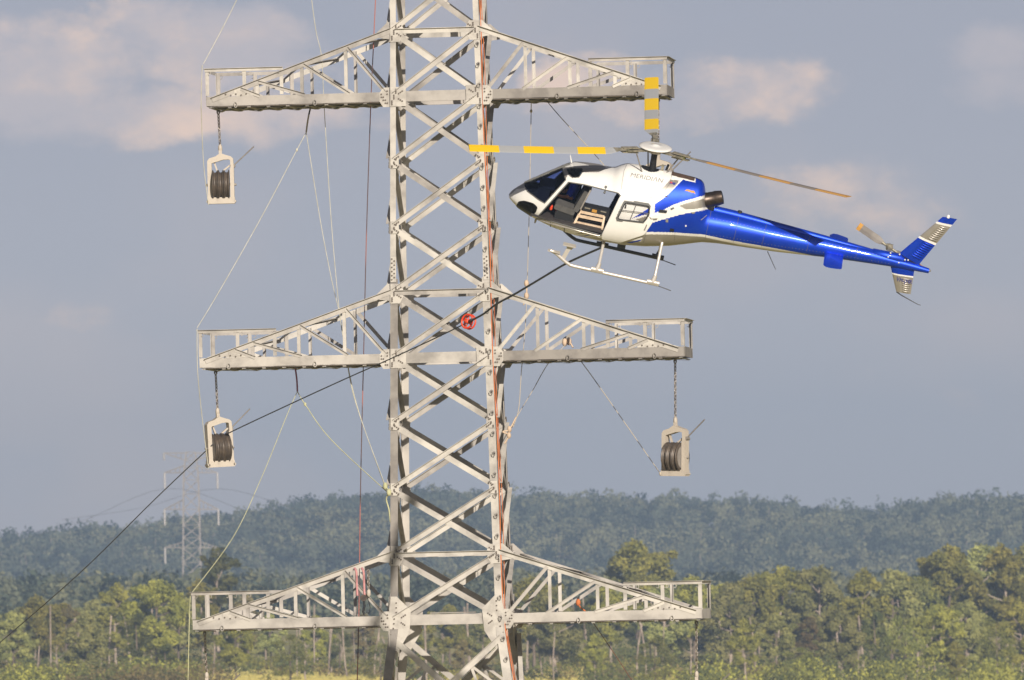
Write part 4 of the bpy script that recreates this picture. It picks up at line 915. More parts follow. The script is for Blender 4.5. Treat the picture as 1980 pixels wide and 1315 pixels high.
# cabin interior ---------------------------------------------------------------
FZ = -2.13
mb = MB(M['floor']); mb.plate([(-2.62, -.70, FZ), (-1.9, -.84, FZ), (-.5, -.86, FZ), (-.5, .86, FZ), (-1.9, .84, FZ), (-2.62, .70, FZ)], (0, 0, 1), .05); mb.build('cabin_floor', heli)
mb = MB(M['lining']); mb.plate([(-.52, -.86, FZ), (-.52, .86, FZ), (-.36, .84, -1.72), (-.36, -.84, -1.72)], (1, 0, 0), .03); mb.build('rear_bulkhead', heli)
mb = MB(M['console']); mb.box((-2.43, .1, -1.72), .30, .75, .42); mb.box((-2.32, .1, -1.98), .2, .3, .3); mb.box((-2.36, .1, -1.48), .36, .8, .05); mb.build('instrument_panel', heli)
def seat(y, x, name='seat'):
    mb = MB(M['seat'], M['console'], M['dull'])
    def soft(c, sx, sy, sz, rot, mi=0): 
        rr_ = Matrix.Rotation(rot, 3, 'Y'); prof = []
        r_ = min(sx, sz) * .32
        for cx, cz, a0 in ((sx / 2 - r_, sz / 2 - r_, 0), (-sx / 2 + r_, sz / 2 - r_, 90), (-sx / 2 + r_, -sz / 2 + r_, 180), (sx / 2 - r_, -sz / 2 + r_, 270)):
            for q in range(4): prof.append((cx + r_ * math.cos(R(a0 + q * 30)), cz + r_ * math.sin(R(a0 + q * 30))))
        mb.prism(Vector(c) - Vector((0, sy / 2, 0)), Vector(c) + Vector((0, sy / 2, 0)), rr_ @ Vector((1, 0, 0)), rr_ @ Vector((0, 0, 1)), prof, mi)
    soft((x, y, FZ + .15), .46, .46, .24, 0, 1); soft((x - .02, y, FZ + .32), .52, .50, .14, R(8)); soft((x + .33, y, FZ + .59), .13, .46, .56, R(18)); 
    mb.tube([(x + .36, y - .24, FZ + .42), (x + .44, y - .24, FZ + .74), (x + .50, y - .22, FZ + .93), (x + .50, y + .22, FZ + .93), (x + .44, y + .24, FZ + .74), (x + .36, y + .24, FZ + .42)], .022, 6, 2)
    return mb.build(name, heli)
seat(-.42, -1.82)
so_ = seat(.40, -1.82); so_.location.z = -.10
# rack lying in the rear cabin ----------------------------------------------------
def inheli(o, v=(0, 0, 0)): o.matrix_world = HM @ Matrix.Translation(v); return o
rk = empty('storage_rack', (0, 0, 0)); tag(rk, 'beige slatted rack on the cabin floor behind the grey front seat', 'rack')
ro = Vector((-1.0, -.62, FZ + .052)); inheli(rk, ro)
def rp(p, w): return loc(1030 + p[0] / 10.117, 340 + p[1] / 10.117, w) - ro
fr = [((930, 700), (1400, 800), -.42), ((880, 778), (1372, 882), -.52), ((810, 905), (1350, 1022), -.62), ((800, 965), (1345, 1105), -.70)]
mb = MB(M['timber'])
for a, c, w in fr:
    A_, C_ = rp(a, w), rp(c, w); mb.bar(A_, C_, (0, 0, 1), (0, 1, 0), .07, .03)
mb.build('slat', rk)
mb = MB(M['timber']); 
for (a, c, w) in ((fr[0][0], fr[0][1], -.1), (fr[2][0], fr[2][1], -.2)):
    A_, C_ = rp(a, -.42), rp(c, -.42); mb.bar(A_ + Vector((0, .35, 0)), C_ + Vector((0, .35, 0)), (0, 0, 1), (0, 1, 0), .05, .03)
mb.build('slat', rk)
for e in (0, 1):
    mb = MB(M['timber']); A_, C_ = rp(fr[0][e], -.42), rp(fr[3][e], -.70); mb.bar(A_, C_ + Vector((0, 0, -.02)), (1, 0, 0), (0, 1, 0), .05, .04); mb.bar(A_ + Vector((0, .35, 0)), Vector((A_.x, A_.y + .35, 0)), (1, 0, 0), (0, 1, 0), .05, .04); mb.bar(A_, A_ + Vector((0, .35, 0)), (1, 0, 0), (0, 0, 1), .05, .03)
    mb.bar(C_, Vector((C_.x, C_.y, .0)), (1, 0, 0), (0, 1, 0), .06, .04); mb.build('side_frame', rk)
cs = MB(M['console'], M['orange'], M['silver']); cs.box(Vector((-.08, .34, .28)), .66, .3, .25); cs.box(Vector((-.12, .185, .33)), .12, .012, .07, 1); cs.box(Vector((-.30, .186, .36)), .14, .01, .03, 2); cs.box(Vector((.10, .186, .36)), .14, .01, .03, 2); tcs = cs.build('equipment_case', None); inheli(tcs, ro); tag(tcs, 'black equipment case with an orange badge resting in the beige rack', 'case')
# pilot ------------------------------------------------------------------------------
def skinned(name, verts, edges, root, m, lv=2):
    me = bpy.data.meshes.new(name); me.from_pydata([v[0] for v in verts], edges, []); o = bpy.data.objects.new(name, me); COL.objects.link(o)
    sk = o.modifiers.new('s', 'SKIN'); sk.use_smooth_shade = True
    for i, v in enumerate(verts): me.skin_vertices[0].data[i].radius = v[1] if isinstance(v[1], tuple) else (v[1], v[1]); me.skin_vertices[0].data[i].use_root = i == root
    sb = o.modifiers.new('d', 'SUBSURF'); sb.levels = lv; sb.render_levels = lv
    bpy.context.view_layer.update(); m2 = bpy.data.meshes.new_from_object(o.evaluated_get(bpy.context.evaluated_depsgraph_get())); bpy.data.objects.remove(o)
    m2.materials.clear(); m2.materials.append(m); o = bpy.data.objects.new(name, m2); COL.objects.link(o); return o
sx0, sy0, sz0 = -1.78, .38, FZ + .22           # hip centre of the pilot
def pv(x, y, z): return (x, y, z)
V = [((0, 0, .05), (.15, .12)), ((.03, 0, .2), (.15, .11)), ((.07, 0, .38), (.17, .12)), ((.09, 0, .5), (.12, .10)), ((.08, 0, .57), .055), ((.05, 0, .64), .06), ((.03, 0, .72), (.082, .095)), ((.03, 0, .80), (.078, .09)), ((.03, 0, .855), .05)]
E_ = [(0, 1), (1, 2), (2, 3), (3, 4), (4, 5), (5, 6), (6, 7), (7, 8)]
def limb(pts, start):
    i = start
    for c, r_ in pts: V.append((c, r_)); E_.append((i, len(V) - 1)); i = len(V) - 1
    return i
hands = []
for sgn in (-1, 1):
    limb([((-.05, sgn * .10, .0), .095), ((-.25, sgn * .13, .03), .09), ((-.47, sgn * .14, .05), .065), ((-.55, sgn * .14, -.15), .06), ((-.62, sgn * .14, -.36), .042), ((-.74, sgn * .14, -.40), (.035, .05))], 0)
    e = limb([((.09, sgn * .19, .47), .062), ((.04, sgn * .25, .33), .052), ((-.03, sgn * .26, .19), .044), ((-.18, sgn * .2, .15), .038), ((-.28, sgn * .16, .145), .027), ((-.33, sgn * .15, .145), (.020, .038)), ((-.37, sgn * .15, .14), (.016, .036))], 3)
    hands.append((sgn, Vector(V[e][0])))
def fingers(sgn, h):
    vs, es = [((h + Vector((.03, 0, 0)))[:], (.014, .03))], []
    for k, (dy, ln) in enumerate(((-.030, .062), (-.011, .072), (.009, .068), (.028, .052))):
        b_ = h + Vector((-.005, dy, 0)); i = len(vs)
        vs += [(b_[:], .009), ((b_ + Vector((-ln * .5, 0, .004)))[:], .0085), ((b_ + Vector((-ln * .8, 0, -.018)))[:], .008), ((b_ + Vector((-ln * .72, 0, -.04)))[:], .007)]
        es += [(0, i), (i, i + 1), (i + 1, i + 2), (i + 2, i + 3)]
    i = len(vs); b_ = h + Vector((.03, -sgn * .032, 0)); vs += [(b_[:], .011), ((b_ + Vector((-.03, -sgn * .022, -.012)))[:], .010), ((b_ + Vector((-.055, -sgn * .012, -.03)))[:], .008)]; es += [(0, i), (i, i + 1), (i + 1, i + 2)]
    return vs, es
pilot = skinned('person', V, E_, 0, M['skin']); pilot.matrix_world = HM @ Matrix.Translation((sx0, sy0, sz0)) @ Matrix.Scale(1.08, 4); tag(pilot, 'seated pilot in a blue shirt behind the controls on the far side of the cabin', 'person')
for sgn, h in hands:
    vs, es = fingers(sgn, h); o = skinned('hand', vs, es, 0, M['skin'], 1); o.parent = pilot
shv = [((0, 0, .04), (.165, .135)), ((.03, 0, .2), (.165, .125)), ((.07, 0, .38), (.185, .135)), ((.09, 0, .5), (.125, .105)), ((.085, 0, .55), .07)]; she = [(0, 1), (1, 2), (2, 3), (3, 4)]
for sgn in (-1, 1):
    i = len(shv); shv += [((.09, sgn * .19, .47), .075), ((.04, sgn * .25, .33), .066), ((-.02, sgn * .26, .2), .06)]; she += [(3, i), (i, i + 1), (i + 1, i + 2)]
o = skinned('shirt', shv, she, 0, M['shirt']); o.parent = pilot
tv = [((0, 0, .03), (.155, .125))]; te = []
for sgn in (-1, 1):
    i = len(tv); tv += [((-.05, sgn * .10, .0), .11), ((-.25, sgn * .13, .03), .104), ((-.47, sgn * .14, .05), .08), ((-.55, sgn * .14, -.15), .075), ((-.61, sgn * .14, -.33), .06)]; te += [(0, i), (i, i + 1), (i + 1, i + 2), (i + 2, i + 3), (i + 3, i + 4)]
o = skinned('trousers', tv, te, 0, M['trouser']); o.parent = pilot
mb = MB(M['console'], M['skin']); mb.ball((.045, 0, .80), .108, 14, 0, (1.05, .92, .85)); mb.tube([(.02, .10, .74), (.03, .06, .9), (.03, -.06, .9), (.02, -.10, .74)], .014, 6); mb.lathe((.02, -.085, .74), (0, -1, 0), [(0, .05), (.04, .045)], 12); mb.lathe((.02, .085, .74), (0, 1, 0), [(0, .05), (.04, .045)], 12); o = mb.build('headset', pilot)
mb = MB(M['skin'], M['black'], M['flagred']); mb.tube([(-.055, 0, .755), (-.085, 0, .725), (-.06, 0, .71)], [.012, .017, .012], 8)
for sg in (-1, 1): mb.ball((-.052, sg * .032, .755), .012, 8, 1); mb.ball((.03, sg * .088, .735), .022, 8, 0, (.7, .4, 1.1))
mb.box((-.058, 0, .672), .012, .045, .01, 2); mb.build('face', pilot)
# small loose things in the cabin
mb = MB(M['red']); mb.tube([(0, 0, 0), (0, 0, .10), (0, 0, .13)], [.035, .035, .012], 10); o = mb.build('fire_extinguisher'); inheli(o, loc(1065, 405, -.35)); tag(o, 'small red extinguisher on the cabin floor ahead of the grey seat', 'extinguisher')

# ------------------------------------------------------------------ pulling cable and the red reel on it
pe = PB[(-1, 7)]; Yp = pe.y
hookw = HM @ loc(1172, 473, .05)
def cy(px): t = (px - 440) / (1172 - 440); return Yp + (hookw.y - Yp) * t
shv_top = at(437, 840, Yp)
cp = [at(-30, 1268, Yp + 46), at(150, 1112, Yp + 27), at(300, 965, Yp + 10), at(397, 873, Yp + .6), at(415, 856, Yp + .1), shv_top, at(575, 775, cy(575)), at(678, 728, cy(678)), at(757, 693, cy(757)), at(850, 650, cy(850)), at(905, 623, cy(905))]
rope(cp, .015, 'darkwire', 'long dark pulling cable from the bottom left through the pulley to the red reel', name='cable', cat='cable')
cp2 = [at(905, 623, cy(905)), at(935, 607, cy(935)), at(960, 588, cy(960)), at(1000, 566, cy(1000)), at(1050, 536, cy(1050)), at(1094, 510, cy(1094)), at(1130, 493, cy(1130)), at(1160, 480, cy(1160)), hookw]
rope(cp2, .025, 'darkwire', 'thick dark sling cable from the red reel up to the helicopter belly', name='cable', cat='cable')
wc = at(906, 622, cy(905) - .02); wax = unit(RT * -.62 - FW * .76 + UP * .18)
rl = empty('cable_reel', wc); mb = MB(M['red'])
X_ = unit(wax.orthogonal()); Y_ = wax.cross(X_)
for off_ in (-.055, .055):
    mb.tube([wax * off_ + X_ * .165 * math.cos(t) + Y_ * .165 * math.sin(t) for t in np.linspace(0, 2 * math.pi, 25)[:-1]], .022, 8, 0, True)
mb.build('rim', rl)
for q in range(5):
    t = q * 2 * math.pi / 5 + .3; mb = MB(M['red']); d_ = X_ * math.cos(t) + Y_ * math.sin(t); mb.tube([d_ * .03, d_ * .16], .016, 6); mb.build('spoke', rl)
mb = MB(M['red'], M['black']); mb.lathe(Vector((0, 0, 0)), wax, [(-.1, .03), (-.09, .05), (.09, .05), (.1, .03)], 12); d_ = unit(at(940, 605, cy(940)) - wc); mb.tube([d_ * .05, d_ * .30], .04, 8, 1); mb.build('axle', rl)
tag(rl, 'small bright red spoked reel on the dark cable in front of the tower', 'reel')

# ------------------------------------------------------------------ far pylon and its wires
FY = 2400.0
def fpp(px, py): return at(px, py, FY)
fo = fpp(370, 1180); fz0 = gz(fo.x, FY); fo.z = fz0 - 1
py_ = empty('far_pylon', fo); tag(py_, 'pale hazy lattice pylon standing far off before the wooded hill at left', 'pylon')
def fl(px, py, dy=0): p = fpp(px, py) - fo; p.y += dy; return p
def bw(y): return float(np.interp(y, [874, 913, 985, 1120, 1220], [8.5, 14, 15.5, 17.5, 21]))
mb = MB(M['far'])
lev = [874, 890, 905, 928, 955, 985, 1015, 1040, 1060, 1088, 1120, 1160, 1215]
def fcx(y): return 370 + (y - 980) * .012
for sx in (-1, 1):
    for sd in (-1, 1):
        mb = MB(M['far'])
        for a, c in zip(lev[:-1], lev[1:]): mb.bar(fl(fcx(a) + sx * bw(a), a, sd * bw(a) / 8.75), fl(fcx(c) + sx * bw(c), c, sd * bw(c) / 8.75), (1, 0, 0), (0, 1, 0), .26, .26)
        mb.build('leg', py_)
mb = MB(M['far'])
for sd in (-1, 1):
    for a, c in zip(lev[:-1], lev[1:]):
        for sx in (-1, 1): mb.bar(fl(fcx(a) + sx * bw(a), a, sd * bw(a) / 8.75), fl(fcx(c) - sx * bw(c), c, sd * bw(c) / 8.75), (1, 0, 0), (0, 1, 0), .12, .12); mb.bar(fl(fcx(a) + sx * bw(a), a, sd * bw(a) / 8.75), fl(fcx(c) + sx * bw(c), c, -sd * bw(c) / 8.75), (1, 0, 0), (0, 1, 0), .10, .10)
        mb.bar(fl(fcx(a) - bw(a), a, sd * bw(a) / 8.75), fl(fcx(a) + bw(a), a, sd * bw(a) / 8.75), (0, 0, 1), (0, 1, 0), .10, .10)
mb.build('bracing', py_)
tips = []
for (yb, yr, hspan, up_) in ((876, 890, 52, 0), (914, 900, 51, 1), (985, 966, 52, 1), (1059, 1048, 52, 1)):
    mb = MB(M['far'])
    for s in (-1, 1):
        tp = (fcx(yb) + s * hspan, yb)
        for sd in (-1, 1):
            mb.bar(fl(*tp), fl(fcx(yb) + s * bw(yb), yb, sd * bw(yb) / 8.75), (0, 0, 1), (0, 1, 0), .22, .2); mb.bar(fl(*tp), fl(fcx(yr) + s * bw(yr), yr, sd * bw(yr) / 8.75), (0, 0, 1), (0, 1, 0), .2, .18)
            for t in (.3, .55, .78):
                a = fl(*tp).lerp(fl(fcx(yb) + s * bw(yb), yb, sd * bw(yb) / 8.75), t); c = fl(*tp).lerp(fl(fcx(yr) + s * bw(yr), yr, sd * bw(yr) / 8.75), t); mb.bar(a, c, (1, 0, 0), (0, 1, 0), .12, .12)
        tips.append((s, yb, tp))
    mb.build('cross_arm', py_)
WS_ = []
for s, yb, tp in tips:
    ln = 14 if yb == 876 else 31; mb = MB(M['glassins']); a = fl(*tp); c = fl(tp[0] + .7, tp[1] + ln); mb.tube([a, c], .20 if ln > 20 else .14, 6)
    for q in range(14): mb.lathe(a.lerp(c, (q + 1) / 15), unit(c - a), [(-.04, .2), (0, .30), (.04, .2)], 8)
    mb.build('insulator_string', py_); WS_.append((s, yb, (tp[0] + .7, tp[1] + ln)))
wl = {(-1, 914): ('upper left', (-40, 1062)), (-1, 985): ('middle left', (-40, 1085)), (1, 914): ('upper right', (760, 1010)), (1, 985): ('middle right', (760, 1040))}
for s, yb, p in WS_:
    if (s, yb) not in wl: continue
    nm, q = wl[(s, yb)]; q2 = (640 if s < 0 else 120, p[1] + (70 if s < 0 else 60))
    W = [at(q[0], q[1], FY - 500 if s > 0 else FY + 500), at((q[0] * .5 + p[0] * .5), (q[1] * .5 + p[1] * .5) + 11, FY - 250 if s > 0 else FY + 250), fpp(*p), at((q2[0] * .5 + p[0] * .5), q2[1] * .5 + p[1] * .5 + 8, FY + 250 if s > 0 else FY - 250), at(q2[0], q2[1], FY + 500 if s > 0 else FY - 500)]
    rope(W, .035, 'bladeb', 'thin faint power line on the %s insulator of the far pylon' % nm, 'power lines of the far pylon', 'power_line', 'power line')

# ------------------------------------------------------------------ trees
rng = np.random.default_rng(7)
def leafmat(name, c1, c2, rnd=.5, ns=.35):
    m = mat(name, c1, .8, 0, c2, ns, 0, detail=3, lo=.35, hi=.65, spec=.15, rnd=rnd); t = m.node_tree; b = NB(t); p = t.nodes['Principled BSDF']
    tr = b.n('ShaderNodeBsdfTranslucent'); src = p.inputs['Base Color'].links[0].from_socket; t.links.new(src, tr.inputs[0]); mx = b.n('ShaderNodeMixShader'); mx.inputs[0].default_value = .22
    o = [x for x in t.nodes if x.type == 'OUTPUT_MATERIAL'][0]; t.links.new(p.outputs[0], mx.inputs[1]); t.links.new(tr.outputs[0], mx.inputs[2]); t.links.new(mx.outputs[0], o.inputs[0]); return m
LF = {'olive': leafmat('olive_leaves', (0.43, 0.395, 0.085), (0.215, 0.215, 0.050)), 'grey': leafmat('grey_green_leaves', (0.45, 0.435, 0.15), (0.245, 0.255, 0.085)),
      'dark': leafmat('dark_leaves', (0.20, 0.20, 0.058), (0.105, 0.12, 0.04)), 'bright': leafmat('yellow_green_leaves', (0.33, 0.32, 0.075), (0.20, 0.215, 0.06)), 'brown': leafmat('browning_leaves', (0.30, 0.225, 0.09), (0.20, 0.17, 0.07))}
BARK = mat('gum_bark', (0.20, 0.15, 0.115), .9, 0, (0.12, 0.09, 0.07), .8, .3, rnd=.4, stretch=(1, 1, .2)); BARKW = mat('pale_bark', (0.46, 0.37, 0.30), .9, 0, (0.26, 0.20, 0.16), .8, .2)
def leaf_cloud(clumps, n_per, size):
    """clumps: (centre, radii); returns quads array (n,4,3)"""
    out = []
    for c, r_ in clumps:
        n = int(n_per * (r_[0] * r_[1] * r_[2]) ** .55); d = rng.normal(size=(n, 3)); d /= np.linalg.norm(d, axis=1, keepdims=True)
        rad = rng.uniform(.35, 1.08, (n, 1)) ** .6; lump = 1 + .22 * np.sin(d[:, :1] * 5 + c[0]) * np.cos(d[:, 2:] * 6 + c[1]); p = np.array(c) + d * rad * lump * np.array(r_)
        nn = d * .8 + rng.normal(size=(n, 3)) * .75 + np.array([0, 0, .25]); nn /= np.linalg.norm(nn, axis=1, keepdims=True)
        t = np.cross(nn, rng.normal(size=(n, 3))); t /= np.linalg.norm(t, axis=1, keepdims=True); s_ = np.cross(nn, t)
        a = size * rng.uniform(.45, 1.2, (n, 1)); q = np.stack([p - t * a, p - s_ * a * .5, p + t * a, p + s_ * a * .5], 1); out.append(q)
    return np.concatenate(out)
def quads_mesh(name, q, m):
    me = bpy.data.meshes.new(name); n = len(q); me.vertices.add(n * 4); me.vertices.foreach_set('co', q.reshape(-1).astype(np.float32)); me.loops.add(n * 4); me.loops.foreach_set('vertex_index', np.arange(n * 4, dtype=np.int32))
    me.polygons.add(n); me.polygons.foreach_set('loop_start', np.arange(0, n * 4, 4, dtype=np.int32)); me.polygons.foreach_set('loop_total', np.full(n, 4, np.int32)); me.update(calc_edges=True); me.materials.append(m); return me
rnd = random.Random(11)
def gum(H, spread, base_frac, nl, per, size=.30):
    """trunk tubes + clump list of a eucalypt of height H"""
    tubes = []; cl = []; lean = rnd.uniform(-.06, .06); tp = []
    for i in range(6):
        f = i / 5; tp.append(Vector((lean * H * f + .25 * math.sin(f * 4 + lean * 50), .2 * math.sin(f * 3.1), H * .80 * f)))
    tubes.append((tp, [H * .017 * (1 - .75 * i / 5) + .02 for i in range(6)]))
    for k in range(nl):
        f = base_frac + (.97 - base_frac) * (k + rnd.uniform(.1, .9)) / nl; q = min(4.99, f * 5 * .98); b_ = tp[int(q)].lerp(tp[min(5, int(q) + 1)], q % 1)
        az = k * 2.4 + rnd.uniform(-.5, .5); ln = spread * rnd.uniform(.5, 1.05) * (1.15 - .55 * abs(f - .62) / .4); e = b_ + Vector((math.cos(az) * ln, math.sin(az) * ln, H * rnd.uniform(.06, .16)))
        m_ = b_.lerp(e, .5) + Vector((0, 0, -.15)); tubes.append(([b_, m_, e], [H * .007, H * .0045, .02]))
        r_ = spread * rnd.uniform(.28, .44); cl.append((tuple(e), (r_, r_, r_ * rnd.uniform(.55, .85))))
        for _ in range(2):
            o = e + Vector((rnd.uniform(-1, 1), rnd.uniform(-1, 1), rnd.uniform(-.7, .9))) * r_ * 1.15; r2 = r_ * rnd.uniform(.4, .7); cl.append((tuple(o), (r2, r2, r2 * .75)))
    r_ = spread * .42; cl.append(((tp[5].x, tp[5].y, H * .90), (r_, r_, H * .09)))
    return tubes, leaf_cloud(cl, per, size) if per else None
def bushy(H, spread, per, size=.28, n=26, low=.12):
    tubes = [([Vector((0, 0, 0)), Vector((.1, 0, H * .5)), Vector((0, .1, H * .85))], [H * .016, H * .010, .03])]; cl = []
    for k in range(n):
        f = low + (1 - low) * rnd.random(); w_ = spread * (math.sin(math.pi * min(1, (f - low) / (1 - low) * .85 + .12))) ** .7; a = rnd.uniform(0, 6.28); r_ = spread * rnd.uniform(.22, .40)
        cl.append(((math.cos(a) * w_ * .75, math.sin(a) * w_ * .75, f * H * .94), (r_, r_, r_ * .8)))
    return tubes, leaf_cloud(cl, per, size)
PROTO = {}
def proto(key, gen, leaf, bark):
    tubes, q = gen; mb = MB(bark)
    for p_, r_ in tubes: mb.tube(smooth_path(p_, 3), list(np.interp(np.linspace(0, len(r_) - 1, (len(p_) - 1) * 3 + 1 if len(p_) > 2 else 4), range(len(r_)), r_)) if len(p_) > 2 else r_[0], 6)
    o = mb.build('trunk'); me = o.data; bpy.data.objects.remove(o)
    PROTO[key] = (me, quads_mesh('crown', q, leaf) if q is not None else None, tubes, q)
proto('olive_a', gum(15, 3.7, .26, 17, 330), LF['olive'], BARK); proto('olive_b', gum(15, 3.1, .30, 15, 330), LF['olive'], BARKW)
proto('grey_a', gum(15, 3.9, .24, 18, 330), LF['grey'], BARKW); proto('grey_b', gum(15, 3.3, .32, 15, 320), LF['grey'], BARK)
proto('airy', gum(15, 2.5, .45, 9, 240), LF['dark'], BARKW); proto('dark', bushy(15, 3.0, 150), LF['dark'], BARK)
proto('bright', bushy(15, 4.2, 110, .26, 26, .08), LF['bright'], BARK); proto('brown', gum(15, 3.2, .35, 11, 230), LF['brown'], BARK); proto('bare', gum(15, 2.6, .35, 9, 0), None, BARKW)
LOOK = {'olive_a': 'spreading olive gum tree', 'olive_b': 'slim olive gum tree', 'grey_a': 'broad grey green gum tree', 'grey_b': 'grey green gum tree', 'airy': 'thin airy dark gum tree', 'dark': 'dense dark green tree', 'bright': 'yellow green bushy tree', 'brown': 'browning gum tree', 'bare': 'bare pale dead tree'}
#        px, top py, kind, depth
TREES = [(22, 1180, 'grey_b', 1320), (72, 1150, 'olive_a', 1400), (128, 1165, 'brown', 1460), (165, 1185, 'grey_a', 1310), (218, 1128, 'olive_b', 1450), (262, 1175, 'dark', 1340), (302, 1118, 'olive_a', 1380), (345, 1150, 'grey_b', 1420), (108, 1225, 'bare', 1290), (318, 1240, 'dark', 1285),
         (418, 1052, 'airy', 1500), (392, 1120, 'olive_b', 1440), (475, 1148, 'brown', 1480), (455, 1200, 'olive_a', 1330), (520, 1185, 'grey_b', 1420), (560, 1218, 'bright', 1290), (612, 1188, 'olive_b', 1450), (655, 1205, 'dark', 1400), (700, 1185, 'brown', 1430), (590, 1220, 'bare', 1300), (735, 1238, 'bright', 1285),
         (800, 1205, 'olive_b', 1430), (868, 1168, 'olive_a', 1480), (935, 1190, 'grey_b', 1400), (895, 1235, 'brown', 1320),
         (1030, 1112, 'olive_a', 1450), (1075, 1140, 'grey_a', 1380), (1128, 1160, 'dark', 1350), (1228, 1042, 'olive_a', 1560), (1180, 1130, 'olive_b', 1470), (1290, 1130, 'grey_a', 1430), (1340, 1112, 'olive_a', 1480), (1265, 1222, 'bright', 1290), (1150, 1225, 'olive_b', 1310), (1335, 1210, 'bare', 1290),
         (1405, 1125, 'grey_a', 1420), (1455, 1112, 'olive_a', 1440), (1512, 1092, 'olive_a', 1460), (1590, 1092, 'grey_a', 1450), (1662, 1100, 'olive_b', 1430), (1725, 1098, 'grey_b', 1440), (1775, 1100, 'bright', 1460), (1835, 1052, 'olive_a', 1480), (1890, 1050, 'grey_a', 1500), (1945, 1052, 'olive_b', 1470), (1985, 1050, 'grey_b', 1490),
         (1440, 1195, 'olive_b', 1310), (1500, 1185, 'grey_b', 1330), (1565, 1190, 'brown', 1340), (1628, 1175, 'grey_a', 1320), (1690, 1172, 'dark', 1350), (1748, 1180, 'bright', 1300), (1815, 1168, 'olive_a', 1330), (1870, 1160, 'grey_a', 1350), (1925, 1185, 'bright', 1290), (1972, 1160, 'olive_b', 1340), (1545, 1245, 'bright', 1275), (1660, 1240, 'bare', 1285), (1850, 1240, 'olive_b', 1280)]
ORD = ['first', 'second', 'third', 'fourth', 'fifth', 'sixth', 'seventh', 'eighth', 'ninth', 'tenth', 'eleventh', 'twelfth', 'thirteenth', 'fourteenth', 'fifteenth']
SEG = [(-99, 372, 'left of the lowest left arm'), (372, 745, 'behind the lowest left arm'), (745, 985, 'seen through the tower legs'), (985, 1375, 'behind the lowest right arm'), (1375, 2100, 'right of the lowest right arm')]
used = {}
for px, ty, kd, Y in sorted(TREES):
    top = at(px, ty, Y); z0 = gz(top.x, Y) - .25; H = max(4.0, top.z - z0); s_ = H / 15
    wide = s_ if kd not in ('bright', 'dark') else max(s_, .55)
    seg = [q for q in SEG if q[0] <= px < q[1]][0]; key = (kd, seg[2]); n = used[key] = used.get(key, -1) + 1
    tot = sum(1 for q in TREES if q[2] == kd and seg[0] <= q[0] < seg[1])
    lab = LOOK[kd] + ', ' + (('leftmost' if n == 0 else ('rightmost' if n == tot - 1 else ORD[n] + ' from left')) + ' ' if tot > 1 else '') + seg[2]
    t = empty('gum_tree' if kd not in ('dark', 'bright') else 'bushy_tree', (top.x, Y, z0), rnd.uniform(0, 6.28)); t.scale = (wide, wide, s_); tag(t, lab, 'tree', 'trees in front of the hill')
    tm, cm, _, _ = PROTO[kd]; o = bpy.data.objects.new('trunk', tm); COL.objects.link(o); o.parent = t
    if cm: o = bpy.data.objects.new('crown', cm); COL.objects.link(o); o.parent = t
# the wood behind them, one mass
def mass(name, items, leaf):
    out = []
    for key, x, y, z, s_, rz, w_ in items:
        q = PROTO[key][3]; c, sn = math.cos(rz), math.sin(rz); v = q * np.array([s_ * w_, s_ * w_, s_]); out.append(np.stack([v[..., 0] * c - v[..., 1] * sn + x, v[..., 0] * sn + v[..., 1] * c + y, v[..., 2] + z], -1))
    o = bpy.data.objects.new(name, quads_mesh(name, np.concatenate(out), leaf)); COL.objects.link(o); return tag(o, kind='stuff')
tops_px = [-100, 0, 250, 380, 430, 560, 740, 870, 1000, 1150, 1250, 1400, 1560, 1750, 1850, 2100]
tops_py = [1175, 1172, 1150, 1165, 1175, 1225, 1228, 1205, 1150, 1150, 1135, 1140, 1115, 1112, 1080, 1075]
its = {'back_woods': [], 'back_woods.dark': []}
for i in range(150):
    px = rnd.uniform(-70, 2050); Y = rnd.uniform(1480, 1680); ty = np.interp(px, tops_px, tops_py) + rnd.uniform(0, 60); p = at(px, ty, Y); z0 = gz(p.x, Y); h = p.z - z0
    if h < 3: continue
    its['back_woods' if i % 3 else 'back_woods.dark'].append((rnd.choice(['olive_b', 'grey_b', 'grey_b', 'olive_a', 'grey_a']), p.x, Y, z0, h / 15, rnd.uniform(0, 6.28), 1.15))  # every third tree takes the dark leaf colour
tag(mass('back_woods', its['back_woods'], LF['grey']), 'massed olive gum woodland behind the nearer trees', 'woodland'); tag(mass('back_woods', its['back_woods.dark'], LF['dark']), 'dark leaved trees massed within the woodland behind', 'woodland')
mbk = MB(BARKW)
for i in range(110):
    px = rnd.uniform(-60, 2040); Y = rnd.uniform(1330, 1600); p = at(px, 1200, Y); z0 = gz(p.x, Y) - .3; h = rnd.uniform(5, 10); l_ = rnd.uniform(-.12, .12) * h
    mbk.tube(smooth_path([(p.x, Y, z0), (p.x + l_ * .4 + rnd.uniform(-.2, .2), Y, z0 + h * .5), (p.x + l_, Y, z0 + h)], 3), rnd.uniform(.06, .14), 5)
tag(mbk.build('wood_trunks'), 'crowd of thin pale trunks inside the woodland', 'trunks', None, 'stuff')
